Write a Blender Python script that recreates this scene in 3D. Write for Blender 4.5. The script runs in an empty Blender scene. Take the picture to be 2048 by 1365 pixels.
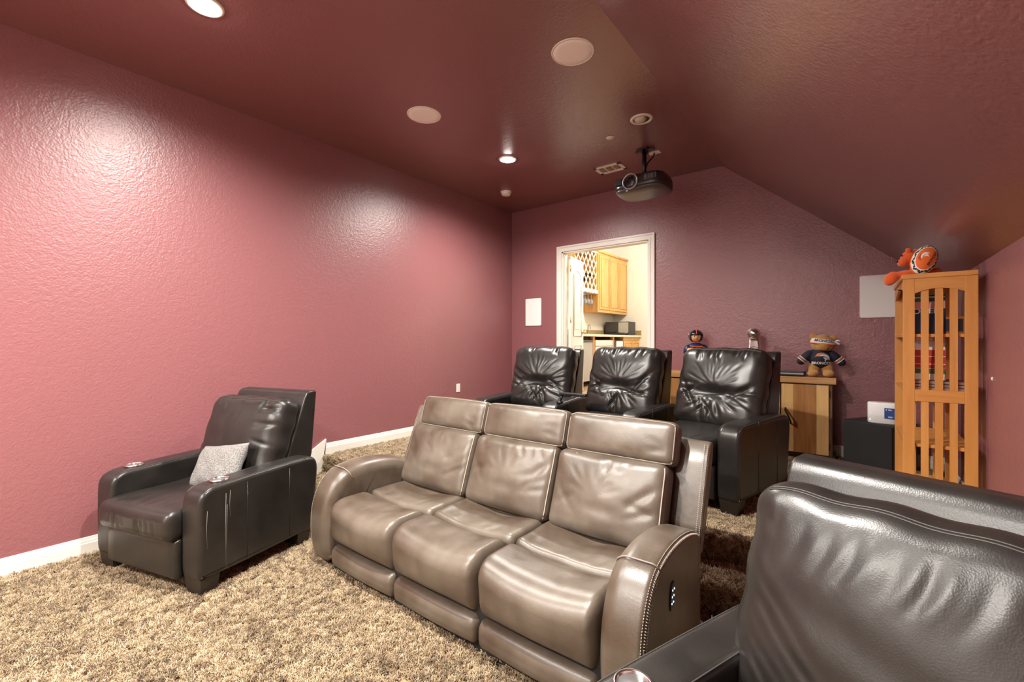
import bpy, bmesh, math, random
import numpy as np
from mathutils import Vector, Matrix

random.seed(7)
RNG = np.random.default_rng(11)
SC = bpy.context.scene
COL = SC.collection
PI = math.pi
R = math.radians

# ------------------------------------------------------------------ camera
CAM_H = 1.495
cam_d = bpy.data.cameras.new('camera')
cam_d.sensor_width = 36.0
cam_d.lens = 888.0 / 2048.0 * 36.0
cam_d.clip_start = 0.02
cam = bpy.data.objects.new('camera', cam_d)
COL.objects.link(cam)
cam.location = (0, 0, CAM_H)
cam.rotation_euler = (R(90), 0, R(37.85))
SC.camera = cam

# ------------------------------------------------------------------ world, exposure
world = bpy.data.worlds.new('world')
SC.world = world
world.use_nodes = True
world.node_tree.nodes['Background'].inputs[0].default_value = (0.9, 0.85, 0.8, 1)
world.node_tree.nodes['Background'].inputs[1].default_value = 0.05
SC.view_settings.view_transform = 'Standard'
SC.view_settings.look = 'None'
SC.view_settings.gamma = 1.0
SC.view_settings.use_curve_mapping = False
SC.view_settings.exposure = 0.42
SC.cycles.use_adaptive_sampling = True
SC.cycles.adaptive_threshold = 0.05
SC.cycles.max_bounces = 5
SC.cycles.diffuse_bounces = 4
SC.cycles.glossy_bounces = 3
SC.cycles.transmission_bounces = 4
SC.cycles.caustics_reflective = False
SC.cycles.caustics_refractive = False

LAMP_SPOT = 430.0     # watts of each lit recessed lamp
LAMP_COL = (1.0, 0.945, 0.865)
KITCHEN_W = 165.0

# ------------------------------------------------------------------ room numbers
XL, XR, XC = -4.267, 0.618, -1.216      # left wall, knee wall, ceiling crease
YB, YF = 5.49, -2.6                     # back wall, front wall
ZC = 3.50                               # flat ceiling
PITCH = 0.825                           # slope of the sloping ceiling
Z1, Z2 = 0.168, 0.335                   # step, platform
ZK = 0.70                               # landing / kitchen floor
TAN = 0.136                             # platform edge runs at a slight angle
def edge_top(x): return 2.37 + TAN * (x - XL)
def edge_mid(x): return 2.087 + TAN * (x - XL)
def slope_z(x): return ZC - PITCH * (x - XC)

# ================================================================== materials
MATS = {}
def nt(name):
    m = bpy.data.materials.new(name)
    m.use_nodes = True
    return m, m.node_tree, m.node_tree.nodes['Principled BSDF']

def mat(name, col, rough=0.5, metal=0.0, spec=0.5, bump=None, mottle=None, emit=None, trans=0.0, coat=0.0, sheen=0.0, alpha=1.0):
    """bump = (scale, strength, distance[, detail]); mottle = (scale, colour2, low, high)"""
    if name in MATS: return MATS[name]
    m, t, b = nt(name)
    b.inputs['Base Color'].default_value = (*col, 1)
    b.inputs['Roughness'].default_value = rough
    b.inputs['Metallic'].default_value = metal
    b.inputs['Specular IOR Level'].default_value = spec
    b.inputs['Transmission Weight'].default_value = trans
    b.inputs['Coat Weight'].default_value = coat
    b.inputs['Sheen Weight'].default_value = sheen
    if emit:
        b.inputs['Emission Color'].default_value = (*emit[0], 1)
        b.inputs['Emission Strength'].default_value = emit[1]
    tc = t.nodes.new('ShaderNodeTexCoord')
    if mottle:
        n = t.nodes.new('ShaderNodeTexNoise'); n.inputs['Scale'].default_value = mottle[0]; n.inputs['Detail'].default_value = 5
        t.links.new(tc.outputs['Object'], n.inputs['Vector'])
        r = t.nodes.new('ShaderNodeValToRGB')
        r.color_ramp.elements[0].position = mottle[2]; r.color_ramp.elements[1].position = mottle[3]
        r.color_ramp.elements[0].color = (*col, 1); r.color_ramp.elements[1].color = (*mottle[1], 1)
        t.links.new(n.outputs['Fac'], r.inputs['Fac'])
        t.links.new(r.outputs['Color'], b.inputs['Base Color'])
    if bump:
        n = t.nodes.new('ShaderNodeTexNoise'); n.inputs['Scale'].default_value = bump[0]
        n.inputs['Detail'].default_value = bump[3] if len(bump) > 3 else 3
        t.links.new(tc.outputs['Object'], n.inputs['Vector'])
        u = t.nodes.new('ShaderNodeBump'); u.inputs['Strength'].default_value = bump[1]; u.inputs['Distance'].default_value = bump[2]
        t.links.new(n.outputs['Fac'], u.inputs['Height'])
        t.links.new(u.outputs['Normal'], b.inputs['Normal'])
    MATS[name] = m
    return m

def wood(name, c1, c2, scale=6.0, axis='Z', rough=0.4, stretch=14):
    if name in MATS: return MATS[name]
    m, t, b = nt(name)
    tc = t.nodes.new('ShaderNodeTexCoord'); mp = t.nodes.new('ShaderNodeMapping')
    sc = {'X': (1, stretch, stretch), 'Y': (stretch, 1, stretch), 'Z': (stretch, stretch, 1)}[axis]
    mp.inputs['Scale'].default_value = sc
    n = t.nodes.new('ShaderNodeTexNoise'); n.inputs['Scale'].default_value = scale; n.inputs['Detail'].default_value = 6
    n.inputs['Distortion'].default_value = 0.6
    r = t.nodes.new('ShaderNodeValToRGB')
    r.color_ramp.elements[0].position = 0.3; r.color_ramp.elements[1].position = 0.72
    r.color_ramp.elements[0].color = (*c1, 1); r.color_ramp.elements[1].color = (*c2, 1)
    t.links.new(tc.outputs['Object'], mp.inputs['Vector']); t.links.new(mp.outputs['Vector'], n.inputs['Vector'])
    t.links.new(n.outputs['Fac'], r.inputs['Fac']); t.links.new(r.outputs['Color'], b.inputs['Base Color'])
    b.inputs['Roughness'].default_value = rough
    MATS[name] = m
    return m

def paint(name, col, rough, scale=85, strength=0.35, spec=0.5):
    """eggshell wall paint over an orange-peel texture"""
    m, t, b = nt(name)
    b.inputs['Base Color'].default_value = (*col, 1)
    b.inputs['Roughness'].default_value = rough
    b.inputs['Specular IOR Level'].default_value = spec
    tc = t.nodes.new('ShaderNodeTexCoord')
    n = t.nodes.new('ShaderNodeTexNoise'); n.inputs['Scale'].default_value = scale; n.inputs['Detail'].default_value = 2.0
    n2 = t.nodes.new('ShaderNodeTexNoise'); n2.inputs['Scale'].default_value = scale * 0.35; n2.inputs['Detail'].default_value = 2.0
    ad = t.nodes.new('ShaderNodeMath'); ad.operation = 'ADD'
    u = t.nodes.new('ShaderNodeBump'); u.inputs['Strength'].default_value = strength; u.inputs['Distance'].default_value = 0.006
    for q in (n, n2): t.links.new(tc.outputs['Object'], q.inputs['Vector'])
    t.links.new(n.outputs['Fac'], ad.inputs[0]); t.links.new(n2.outputs['Fac'], ad.inputs[1])
    t.links.new(ad.outputs[0], u.inputs['Height']); t.links.new(u.outputs['Normal'], b.inputs['Normal'])
    MATS[name] = m
    return m

def leather(name, c1, c2, rough, grain=260, mscale=5.0, wr=0.25, spec=0.5):
    """leather: mottled colour, pebble grain and soft creases"""
    m, t, b = nt(name)
    tc = t.nodes.new('ShaderNodeTexCoord')
    n = t.nodes.new('ShaderNodeTexNoise'); n.inputs['Scale'].default_value = mscale; n.inputs['Detail'].default_value = 6
    r = t.nodes.new('ShaderNodeValToRGB')
    r.color_ramp.elements[0].position = 0.35; r.color_ramp.elements[1].position = 0.68
    r.color_ramp.elements[0].color = (*c1, 1); r.color_ramp.elements[1].color = (*c2, 1)
    v = t.nodes.new('ShaderNodeTexVoronoi'); v.inputs['Scale'].default_value = grain
    w = t.nodes.new('ShaderNodeTexNoise'); w.inputs['Scale'].default_value = 14; w.inputs['Detail'].default_value = 4; w.inputs['Distortion'].default_value = 1.2
    u1 = t.nodes.new('ShaderNodeBump'); u1.inputs['Strength'].default_value = 0.12; u1.inputs['Distance'].default_value = 0.0015
    u2 = t.nodes.new('ShaderNodeBump'); u2.inputs['Strength'].default_value = wr; u2.inputs['Distance'].default_value = 0.02
    for q in (n, v, w): t.links.new(tc.outputs['Object'], q.inputs['Vector'])
    t.links.new(n.outputs['Fac'], r.inputs['Fac']); t.links.new(r.outputs['Color'], b.inputs['Base Color'])
    t.links.new(v.outputs['Distance'], u1.inputs['Height']); t.links.new(w.outputs['Fac'], u2.inputs['Height'])
    t.links.new(u1.outputs['Normal'], u2.inputs['Normal']); t.links.new(u2.outputs['Normal'], b.inputs['Normal'])
    b.inputs['Roughness'].default_value = rough
    b.inputs['Specular IOR Level'].default_value = spec
    MATS[name] = m
    return m

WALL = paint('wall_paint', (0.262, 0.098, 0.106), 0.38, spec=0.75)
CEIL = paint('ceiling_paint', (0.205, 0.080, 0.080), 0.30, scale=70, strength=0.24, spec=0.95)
TRIM = mat('trim_white', (0.80, 0.77, 0.70), 0.35)
WHITE = mat('white_plastic', (0.80, 0.78, 0.74), 0.45)
KWALL = paint('kitchen_wall_paint', (0.80, 0.77, 0.70), 0.6)
CARPET = mat('carpet_backing', (0.30, 0.195, 0.10), 0.95, bump=(120, 0.8, 0.01), mottle=(30, (0.50, 0.36, 0.21), 0.4, 0.65))
BLK = leather('black_leather', (0.012, 0.0105, 0.0095), (0.021, 0.0185, 0.0165), 0.34, mscale=7, wr=0.022, spec=0.55)
BRN = leather('taupe_leather', (0.060, 0.040, 0.026), (0.152, 0.128, 0.101), 0.37, mscale=3.4, wr=0.05, spec=0.65)
DARKWOOD = mat('dark_leg', (0.018, 0.013, 0.010), 0.4)
BLKPL = mat('black_plastic', (0.012, 0.012, 0.013), 0.35)
BLKMAT = mat('black_matte', (0.010, 0.010, 0.010), 0.75)
CHROME = mat('chrome', (0.75, 0.74, 0.72), 0.18, metal=1.0)
STITCH = mat('stitch_thread', (0.42, 0.37, 0.31), 0.7)
SEAM = mat('piping_taupe', (0.24, 0.20, 0.165), 0.5)

# ================================================================== mesh helpers
def link(name, me, m=None, parent=None, loc=None, rot=None, smooth=True):
    o = bpy.data.objects.new(name, me)
    COL.objects.link(o)
    if m is not None:
        for q in (m if isinstance(m, (list, tuple)) else [m]): me.materials.append(q)
    if parent is not None: o.parent = parent
    if loc is not None: o.location = loc
    if rot is not None: o.rotation_euler = rot
    if smooth and len(me.polygons):
        me.polygons.foreach_set('use_smooth', [True] * len(me.polygons))
    return o

def tag(o, label=None, cat=None, group=None, kind=None):
    if label: o['label'] = label
    if cat: o['category'] = cat
    if group: o['group'] = group
    if kind: o['kind'] = kind
    return o

def thing(name, label, cat, loc=(0, 0, 0), rz=0.0, group=None):
    o = bpy.data.objects.new(name, None)
    COL.objects.link(o)
    o.empty_display_size = 0.1
    o.location = loc; o.rotation_euler = (0, 0, rz)
    return tag(o, label, cat, group)

def mesh(verts, faces):
    me = bpy.data.meshes.new('m')
    me.from_pydata([tuple(map(float, v)) for v in verts], [], faces)
    me.update()
    return me

def from_bm(bm):
    bmesh.ops.recalc_face_normals(bm, faces=bm.faces)
    me = bpy.data.meshes.new('m'); bm.to_mesh(me); bm.free()
    return me

def axis_samples(h, r, n, k):
    """coordinates across [-h,h]: k samples in each rounded corner, n inside"""
    a = [-h + r * (1 - math.cos(i / k * PI / 2)) for i in range(k)]
    inner = list(np.linspace(-h + r, h - r, n + 1))
    b = [-x for x in reversed(a)]
    return np.array(a + inner + b)

def rbox_arrays(size, r, n, k=4):
    hx, hy, hz = [s / 2 for s in size]
    rr = [min(q, h * 0.999) for q, h in zip((r if isinstance(r, (tuple, list)) else (r, r, r)), (hx, hy, hz))]
    ax = [axis_samples(h, q, m_, k) for h, q, m_ in zip((hx, hy, hz), rr, n)]
    verts = []; faces = []; idx = {}
    def vid(p):
        key = (round(p[0], 6), round(p[1], 6), round(p[2], 6))
        if key not in idx:
            idx[key] = len(verts); verts.append(p)
        return idx[key]
    for a in range(3):
        u, v = (a + 1) % 3, (a + 2) % 3
        for sgn in (-1, 1):
            g = []
            for pu in ax[u]:
                row = []
                for pv in ax[v]:
                    p = [0, 0, 0]; p[a] = sgn * (hx, hy, hz)[a]; p[u] = pu; p[v] = pv
                    row.append(vid(p))
                g.append(row)
            for i in range(len(g) - 1):
                for j in range(len(g[0]) - 1):
                    f = (g[i][j], g[i + 1][j], g[i + 1][j + 1], g[i][j + 1])
                    faces.append(f if sgn > 0 else f[::-1])
    V = np.array(verts, float)
    H = np.array([hx, hy, hz]); Rr = np.array(rr)
    inner = np.clip(V, -(H - Rr), H - Rr)
    d = (V - inner) / Rr
    L = np.linalg.norm(d, axis=1, keepdims=True); L[L < 1e-9] = 1
    V = inner + d / L * Rr
    return V, faces

def rbox(name, size, r, n, m, parent=None, loc=(0, 0, 0), rot=None, deform=None, k=4, subpivot=None):
    V, F = rbox_arrays(size, r, n, k)
    if deform: V = deform(V.copy(), size)
    return link(name, mesh(V, F), m, parent, loc, rot)

def on_rbox(P, size, r, deform=None, off=0.0008):
    """points of the sharp box, carried onto the rounded and deformed cushion"""
    V = np.array(P, float); H = np.array(size) / 2
    Rr = np.minimum(np.array(r if isinstance(r, (tuple, list)) else (r, r, r), float), H * 0.999)
    inner = np.clip(V, -(H - Rr), H - Rr); d = (V - inner) / Rr
    L = np.linalg.norm(d, axis=1, keepdims=True); L[L < 1e-9] = 1
    V = inner + d / L * (Rr + off)
    if deform: V = deform(V.copy(), size)
    return [tuple(v) for v in V]

def rim(hx, y, hz, n=14):
    a = np.linspace(-hx, hx, n); b = np.linspace(-hz, hz, n)
    return [(x, y, -hz) for x in a[:-1]] + [(hx, y, z) for z in b[:-1]] + [(x, y, hz) for x in a[:0:-1]] + [(-hx, y, z) for z in b[:0:-1]]

def box_into(bm, c, s, rot=None, bev=0.0):
    M = Matrix.Translation(c) @ (rot.to_matrix().to_4x4() if rot is not None else Matrix.Identity(4)) @ Matrix.Diagonal((*s, 1))
    g = bmesh.ops.create_cube(bm, size=1.0, matrix=M)
    if bev > 0:
        es = list({e for v in g['verts'] for e in v.link_edges})
        bmesh.ops.bevel(bm, geom=es, offset=bev, segments=2, profile=0.5, affect='EDGES')

def box(name, c, s, m, parent=None, bev=0.0, rot=None, boxes=None):
    """one box, or several (centre, size) boxes that belong to one part"""
    bm = bmesh.new()
    for cc, ss in (boxes if boxes else [(c, s)]): box_into(bm, cc, ss, rot, bev)
    return link(name, from_bm(bm), m, parent, smooth=False)

def span(name, lo, hi, m, parent=None, bev=0.0):
    return box(name, [(a + b) / 2 for a, b in zip(lo, hi)], [abs(b - a) for a, b in zip(lo, hi)], m, parent, bev)

def lathe_mesh(prof, seg=32, axis='Z'):
    """prof: list of (radius, height)"""
    V = []; F = []
    for r, z in prof:
        for i in range(seg):
            a = 2 * PI * i / seg
            V.append((r * math.cos(a), r * math.sin(a), z))
    for j in range(len(prof) - 1):
        for i in range(seg):
            i2 = (i + 1) % seg
            F.append((j * seg + i, j * seg + i2, (j + 1) * seg + i2, (j + 1) * seg + i))
    bm = bmesh.new()
    vs = [bm.verts.new(v) for v in V]
    for f in F:
        try: bm.faces.new([vs[i] for i in f])
        except ValueError: pass
    bmesh.ops.remove_doubles(bm, verts=bm.verts, dist=1e-6)
    return from_bm(bm)

def lathe(name, prof, m, parent=None, loc=(0, 0, 0), rot=None, seg=32):
    return link(name, lathe_mesh(prof, seg), m, parent, loc, rot)

def tube_arrays(pts, rad, seg=8, closed=False):
    P = [Vector(p) for p in pts]
    V = []; F = []; n = len(P)
    up = Vector((0, 0, 1))
    for i, p in enumerate(P):
        a = P[(i - 1) % n] if (closed or i > 0) else p
        b = P[(i + 1) % n] if (closed or i < n - 1) else p
        t = (b - a).normalized()
        ref = up if abs(t.dot(up)) < 0.95 else Vector((1, 0, 0))
        x = t.cross(ref).normalized(); y = t.cross(x).normalized()
        rr = rad[i] if isinstance(rad, (list, tuple)) else rad
        for k in range(seg):
            ang = 2 * PI * k / seg
            V.append(p + x * (rr * math.cos(ang)) + y * (rr * math.sin(ang)))
    for i in range(n if closed else n - 1):
        i2 = (i + 1) % n
        for k in range(seg):
            k2 = (k + 1) % seg
            F.append((i * seg + k, i * seg + k2, i2 * seg + k2, i2 * seg + k))
    if not closed:
        F.append(tuple(range(seg))[::-1]); F.append(tuple((n - 1) * seg + k for k in range(seg)))
    return V, F

def tube(name, pts, rad, m, parent=None, seg=8, closed=False, loc=None):
    V, F = tube_arrays(pts, rad, seg, closed)
    return link(name, mesh(V, F), m, parent, loc)

def chaikin(pts, it=2, closed=True):
    for _ in range(it):
        q = []; n = len(pts)
        for i in range(n if closed else n - 1):
            a, b = np.array(pts[i], float), np.array(pts[(i + 1) % n], float)
            q.append(tuple(0.75 * a + 0.25 * b)); q.append(tuple(0.25 * a + 0.75 * b))
        pts = q
    return pts

def soft_prism_arrays(outline, width, r0, r1, k=5, bulge=0.0):
    """outline in (y,z), extruded along x over `width`, edges rounded by r0 at -x and r1 at +x"""
    P = np.array(outline, float)
    area = 0.5 * np.sum(P[:, 0] * np.roll(P[:, 1], -1) - np.roll(P[:, 0], -1) * P[:, 1])
    if area < 0: P = P[::-1]
    T = np.roll(P, -1, 0) - np.roll(P, 1, 0)
    T /= np.maximum(np.linalg.norm(T, axis=1, keepdims=True), 1e-9)
    N = np.stack([-T[:, 1], T[:, 0]], 1)     # inward for counter-clockwise
    layers = []
    for i in range(k + 1):
        a = i / k * PI / 2
        layers.append((-width / 2 + r0 * (1 - math.sin(a)), r0 * (1 - math.cos(a)), i))
    layers = [(-width / 2 + r0 * (1 - math.cos(i / k * PI / 2)), r0 * (1 - math.sin(i / k * PI / 2))) for i in range(k + 1)]
    layers += [(-width / 2 + r0 + (width - r0 - r1) * j / 4.0, 0.0) for j in range(1, 4)]
    layers += [(width / 2 - r1 * (1 - math.cos(i / k * PI / 2)), r1 * (1 - math.sin(i / k * PI / 2))) for i in range(k, -1, -1)]
    V = []; F = []; n = len(P)
    for x, ins in layers:
        bl = bulge * (1 - (2 * x / width) ** 2)
        Q = P + N * (ins - bl)
        for q in Q: V.append((x, q[0], q[1]))
    for L in range(len(layers) - 1):
        for i in range(n):
            i2 = (i + 1) % n
            F.append((L * n + i, L * n + i2, (L + 1) * n + i2, (L + 1) * n + i))
    F.append(tuple(range(n))[::-1]); F.append(tuple((len(layers) - 1) * n + i for i in range(n)))
    return V, F

def soft_prism(name, outline, width, r0, r1, m, parent=None, loc=(0, 0, 0), rot=None, k=5, bulge=0.0):
    V, F = soft_prism_arrays(outline, width, r0, r1, k, bulge)
    bm = bmesh.new(); vs = [bm.verts.new(v) for v in V]
    for f in F: bm.faces.new([vs[i] for i in f])
    me = from_bm(bm)
    o = link(name, me, m, parent, loc, rot)
    for p in me.polygons:
        if len(p.vertices) > 6: p.use_smooth = False
    return o

def ellipsoid_mesh(r, c=(0, 0, 0), seg=24, rings=16, rot=None):
    bm = bmesh.new()
    M = Matrix.Translation(c) @ (rot.to_matrix().to_4x4() if rot else Matrix.Identity(4)) @ Matrix.Diagonal((*r, 1))
    bmesh.ops.create_uvsphere(bm, u_segments=seg, v_segments=rings, radius=1.0, matrix=M)
    return from_bm(bm)

def ellipsoid(name, r, m, parent=None, c=(0, 0, 0), seg=24, rings=16, rot=None):
    return link(name, ellipsoid_mesh(r, c, seg, rings, rot), m, parent)

def blob(name, lumps, m, parent=None, voxel=0.006):
    """several ellipsoids fused into one continuous skin; lumps = (radii, centre, euler)"""
    from mathutils import Euler
    bm = bmesh.new()
    for l in lumps:
        r, c = l[0], l[1]
        e = Euler(l[2]) if len(l) > 2 else Euler((0, 0, 0))
        M = Matrix.Translation(c) @ e.to_matrix().to_4x4() @ Matrix.Diagonal((*r, 1))
        bmesh.ops.create_uvsphere(bm, u_segments=20, v_segments=14, radius=1.0, matrix=M)
    o = link(name, from_bm(bm), m, parent)
    md = o.modifiers.new('fuse', 'REMESH'); md.mode = 'VOXEL'; md.voxel_size = voxel; md.use_smooth_shade = True
    s = o.modifiers.new('soften', 'SMOOTH'); s.iterations = 4; s.factor = 0.6
    return o

def poly_mesh(loops, sub=0):
    """flat polygons in the xy plane"""
    bm = bmesh.new()
    for lp in loops:
        bm.faces.new([bm.verts.new((p[0], p[1], 0)) for p in lp])
    bmesh.ops.triangulate(bm, faces=bm.faces)
    for _ in range(sub):
        bmesh.ops.subdivide_edges(bm, edges=bm.edges, cuts=1, use_grid_fill=True)
    me = bpy.data.meshes.new('m'); bm.to_mesh(me); bm.free()
    return me

def text_mesh(s, size=0.1, bold=0.0, spacing=1.0):
    cu = bpy.data.curves.new('t', 'FONT')
    cu.body = s; cu.size = size; cu.align_x = 'CENTER'; cu.align_y = 'CENTER'; cu.offset = bold; cu.space_character = spacing
    cu.resolution_u = 3
    o = bpy.data.objects.new('t', cu)
    COL.objects.link(o)
    dg = bpy.context.evaluated_depsgraph_get()
    me = bpy.data.meshes.new_from_object(o.evaluated_get(dg))
    bpy.data.objects.remove(o); bpy.data.curves.remove(cu)
    bm = bmesh.new(); bm.from_mesh(me)
    bmesh.ops.triangulate(bm, faces=bm.faces)
    bm.to_mesh(me); bm.free()
    me.materials.clear()
    return me

def decal(name, me, m, parent, fn):
    """lay a flat mesh onto a surface: fn(u, v) -> 3-D point"""
    for v in me.vertices: v.co = Vector(fn(v.co.x, v.co.y))
    me.update()
    return link(name, me, m, parent, smooth=False)

# creases and puffs for upholstery ------------------------------------------------
def creases(A, B, segs):
    """depth field of soft grooves: segs = (a0,b0,a1,b1,width,depth)"""
    D = np.zeros_like(A)
    for a0, b0, a1, b1, w, d in segs:
        da, db = a1 - a0, b1 - b0
        L2 = da * da + db * db + 1e-12
        t = np.clip(((A - a0) * da + (B - b0) * db) / L2, 0, 1)
        dist2 = (A - a0 - t * da) ** 2 + (B - b0 - t * db) ** 2
        taper = np.sin(np.clip(t, 0.02, 0.98) * PI) ** 0.5
        D += d * taper * np.exp(-dist2 / (w * w))
    return D

def lumps(A, B, amp, f, seed):
    g = np.random.default_rng(seed)
    D = np.zeros_like(A)
    for _ in range(10):
        ang = g.uniform(0, 2 * PI); k = f * g.uniform(0.6, 1.7); ph = g.uniform(0, 2 * PI)
        D += np.sin((A * math.cos(ang) + B * math.sin(ang)) * k + ph)
    return amp * D / 4.0

def fan(cx, cz, r0, r1, a0, a1, n, w, d, seed):
    g = np.random.default_rng(seed); out = []
    for i in range(n):
        a = a0 + (a1 - a0) * (i + g.uniform(-0.3, 0.3)) / max(n - 1, 1)
        q0 = r0 * g.uniform(0.7, 1.2); q1 = r1 * g.uniform(0.7, 1.1)
        out.append((cx + q0 * math.cos(a), cz + q0 * math.sin(a), cx + q1 * math.cos(a), cz + q1 * math.sin(a), w * g.uniform(0.7, 1.3), d * g.uniform(0.5, 1.2)))
    return out

# ================================================================== THE ROOM
def quad(name, pts, m, parent=None, kind='structure'):
    o = link(name, mesh(pts, [tuple(range(len(pts)))]), m, parent, smooth=False)
    if kind: o['kind'] = kind
    return o

# floors
quad('floor', [(XL, YF, 0), (XR, YF, 0), (XR, edge_mid(XR), 0), (XL, edge_mid(XL), 0)], CARPET)
def step_solid(name, f, z0, z1, yend):
    n = 12; V = []; F = []
    # tread with a rounded nose, extruded along x
    prof = [(0.0, z0), (0.0, z1 - 0.035), (-0.012, z1 - 0.03), (-0.02, z1 - 0.015), (-0.012, z1 - 0.003), (0.004, z1)]
    for x in (XL, XR):
        for dy, z in prof: V.append((x, f(x) + dy, z))
        V.append((x, yend(x), z1)); V.append((x, yend(x), z0))
    k = len(prof) + 2
    for i in range(k): F.append((i, (i + 1) % k, k + (i + 1) % k, k + i))
    F.append(tuple(range(k))[::-1]); F.append(tuple(range(k, 2 * k)))
    bm = bmesh.new(); vs = [bm.verts.new(v) for v in V]
    for q in F: bm.faces.new([vs[i] for i in q])
    o = link(name, from_bm(bm), CARPET, smooth=False); o['kind'] = 'structure'
    return o
step_solid('floor_step', edge_mid, 0.0, Z1, lambda x: edge_top(x) + 0.02)
step_solid('floor_platform', edge_top, 0.0, Z2, lambda x: YB)
# steps up to the doorway, behind the back row
o = box('floor_landing', None, None, CARPET, boxes=[((-2.72, 5.24, (Z2 + 0.52) / 2), (1.6, 0.50, 0.52 - Z2)), ((-2.72, 5.37, (0.52 + ZK) / 2), (1.6, 0.24, ZK - 0.52))])
o.location = (0, 0, 0); o['kind'] = 'structure'

# walls
quad('wall_left', [(XL, YF, 0), (XL, YB, 0), (XL, YB, ZC), (XL, YF, ZC)], WALL)
zk = slope_z(XR)
quad('wall_right', [(XR, YF, 0), (XR, YF, zk), (XR, YB, zk), (XR, YB, 0)], WALL)
quad('wall_front', [(XL, YF, 0), (XL, YF, ZC), (XC, YF, ZC), (XR, YF, zk), (XR, YF, 0)], WALL)
DX0, DX1, DZ = -3.352, -2.078, 2.775    # door opening
WT = 0.12
def wall_back():
    polys = [[(XL, 0), (DX0, 0), (DX0, ZC), (XL, ZC)],
             [(DX0, DZ), (DX1, DZ), (DX1, ZC), (DX0, ZC)],
             [(DX0, 0), (DX1, 0), (DX1, ZK - 0.002), (DX0, ZK - 0.002)],
             [(DX1, 0), (XR, 0), (XR, zk), (XC, ZC), (DX1, ZC)]]
    V = []; F = []
    for p in polys:
        i = len(V); V += [(x, YB, z) for x, z in p]; F.append(tuple(range(i, i + len(p))))
    o = link('wall_back', mesh(V, F), WALL, smooth=False); o['kind'] = 'structure'
wall_back()
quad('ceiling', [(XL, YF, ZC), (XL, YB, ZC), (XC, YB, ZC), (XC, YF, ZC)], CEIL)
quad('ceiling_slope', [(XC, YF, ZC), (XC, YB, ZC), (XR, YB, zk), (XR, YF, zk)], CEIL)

# baseboards: a stepped profile, swept between two points
def baseboard(name, a, b, z, inward, h=0.12, t=0.018):
    a = Vector((*a, z)); b = Vector((*b, z)); n = Vector((*inward, 0))
    prof = [(0, 0), (t, 0), (t, h * 0.66), (t * 0.72, h * 0.70), (t * 0.72, h * 0.80), (t * 0.5, h * 0.86), (t * 0.42, h * 0.97), (0, h)]
    V = [p + n * d + Vector((0, 0, q)) for p in (a, b) for d, q in prof]
    k = len(prof)
    F = [(i, (i + 1) % k, k + (i + 1) % k, k + i) for i in range(k)] + [tuple(range(k))[::-1], tuple(range(k, 2 * k))]
    bm = bmesh.new(); vs = [bm.verts.new(v) for v in V]
    for q in F: bm.faces.new([vs[i] for i in q])
    o = link(name, from_bm(bm), TRIM, smooth=False); o['kind'] = 'structure'
baseboard('baseboard_left', (XL, YF), (XL, 1.80), 0, (1, 0))
baseboard('baseboard_left_platform', (XL, 2.40), (XL, YB), Z2, (1, 0))
baseboard('baseboard_back', (-1.998, YB), (XR, YB), Z2, (0, -1))
baseboard('baseboard_back_corner', (XL, YB), (-3.432, YB), Z2, (0, -1))
baseboard('baseboard_right', (XR, YF), (XR, edge_mid(XR)), 0, (-1, 0))
baseboard('baseboard_right_platform', (XR, edge_top(XR)), (XR, YB), Z2, (-1, 0))
# stair skirt on the left wall
sk = [(1.80, 0), (1.80, 0.125), (1.86, 0.18), (2.40, 0.502), (2.40, Z2 - 0.01), (2.37, Z2 - 0.01), (2.37, Z1 - 0.01), (2.087, Z1 - 0.01), (2.087, 0)]
V = [(XL, y, z) for y, z in sk] + [(XL + 0.019, y, z) for y, z in sk]; k = len(sk)
bm = bmesh.new(); vs = [bm.verts.new(v) for v in V]
for q in [(i, (i + 1) % k, k + (i + 1) % k, k + i) for i in range(k)] + [tuple(range(k))[::-1], tuple(range(k, 2 * k))]: bm.faces.new([vs[i] for i in q])
bmesh.ops.triangulate(bm, faces=[f for f in bm.faces if len(f.verts) > 4])
o = link('trim_2', from_bm(bm), TRIM, smooth=False); o['kind'] = 'structure'

# door casing, jambs, leaf
def casing():
    bm = bmesh.new()
    w = 0.08
    for y, s in ((YB, -1), (YB + WT, 1)):
        for c0, c1, th in ((0.0, 0.022, 0.022), (0.022, w - 0.028, 0.014), (w - 0.028, w, 0.018)):
            lo, hi = c0, c1
            box_into(bm, ((DX0 - w + (lo + hi) / 2), y + s * th / 2, (ZK + DZ + w - hi) / 2), (hi - lo, th, DZ + w - hi - ZK))
            box_into(bm, ((DX1 + w - (lo + hi) / 2), y + s * th / 2, (ZK + DZ + w - hi) / 2), (hi - lo, th, DZ + w - hi - ZK))
            box_into(bm, ((DX0 + DX1) / 2, y + s * th / 2, DZ + w - (lo + hi) / 2), (DX1 - DX0 + 2 * w - 2 * lo, th, hi - lo))
    yc = YB + WT / 2
    box_into(bm, (DX0 + 0.009, yc, (ZK + DZ) / 2), (0.018, WT + 0.004, DZ - ZK)); box_into(bm, (DX1 - 0.009, yc, (ZK + DZ) / 2), (0.018, WT + 0.004, DZ - ZK))
    box_into(bm, ((DX0 + DX1) / 2, yc, DZ - 0.009), (DX1 - DX0, WT + 0.004, 0.018))
    for x in (DX0 + 0.023, DX1 - 0.023): box_into(bm, (x, yc - 0.01, (ZK + DZ) / 2), (0.012, 0.035, DZ - ZK - 0.02))
    o = link('trim_1', from_bm(bm), TRIM, smooth=False); o['kind'] = 'structure'
casing()
dr = bpy.data.objects.new('door_1', None); COL.objects.link(dr); dr['kind'] = 'structure'
dr.location = (DX0 + 0.03, YB + WT + 0.035, ZK + 0.01); dr.rotation_euler = (0, 0, R(101))
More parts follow.
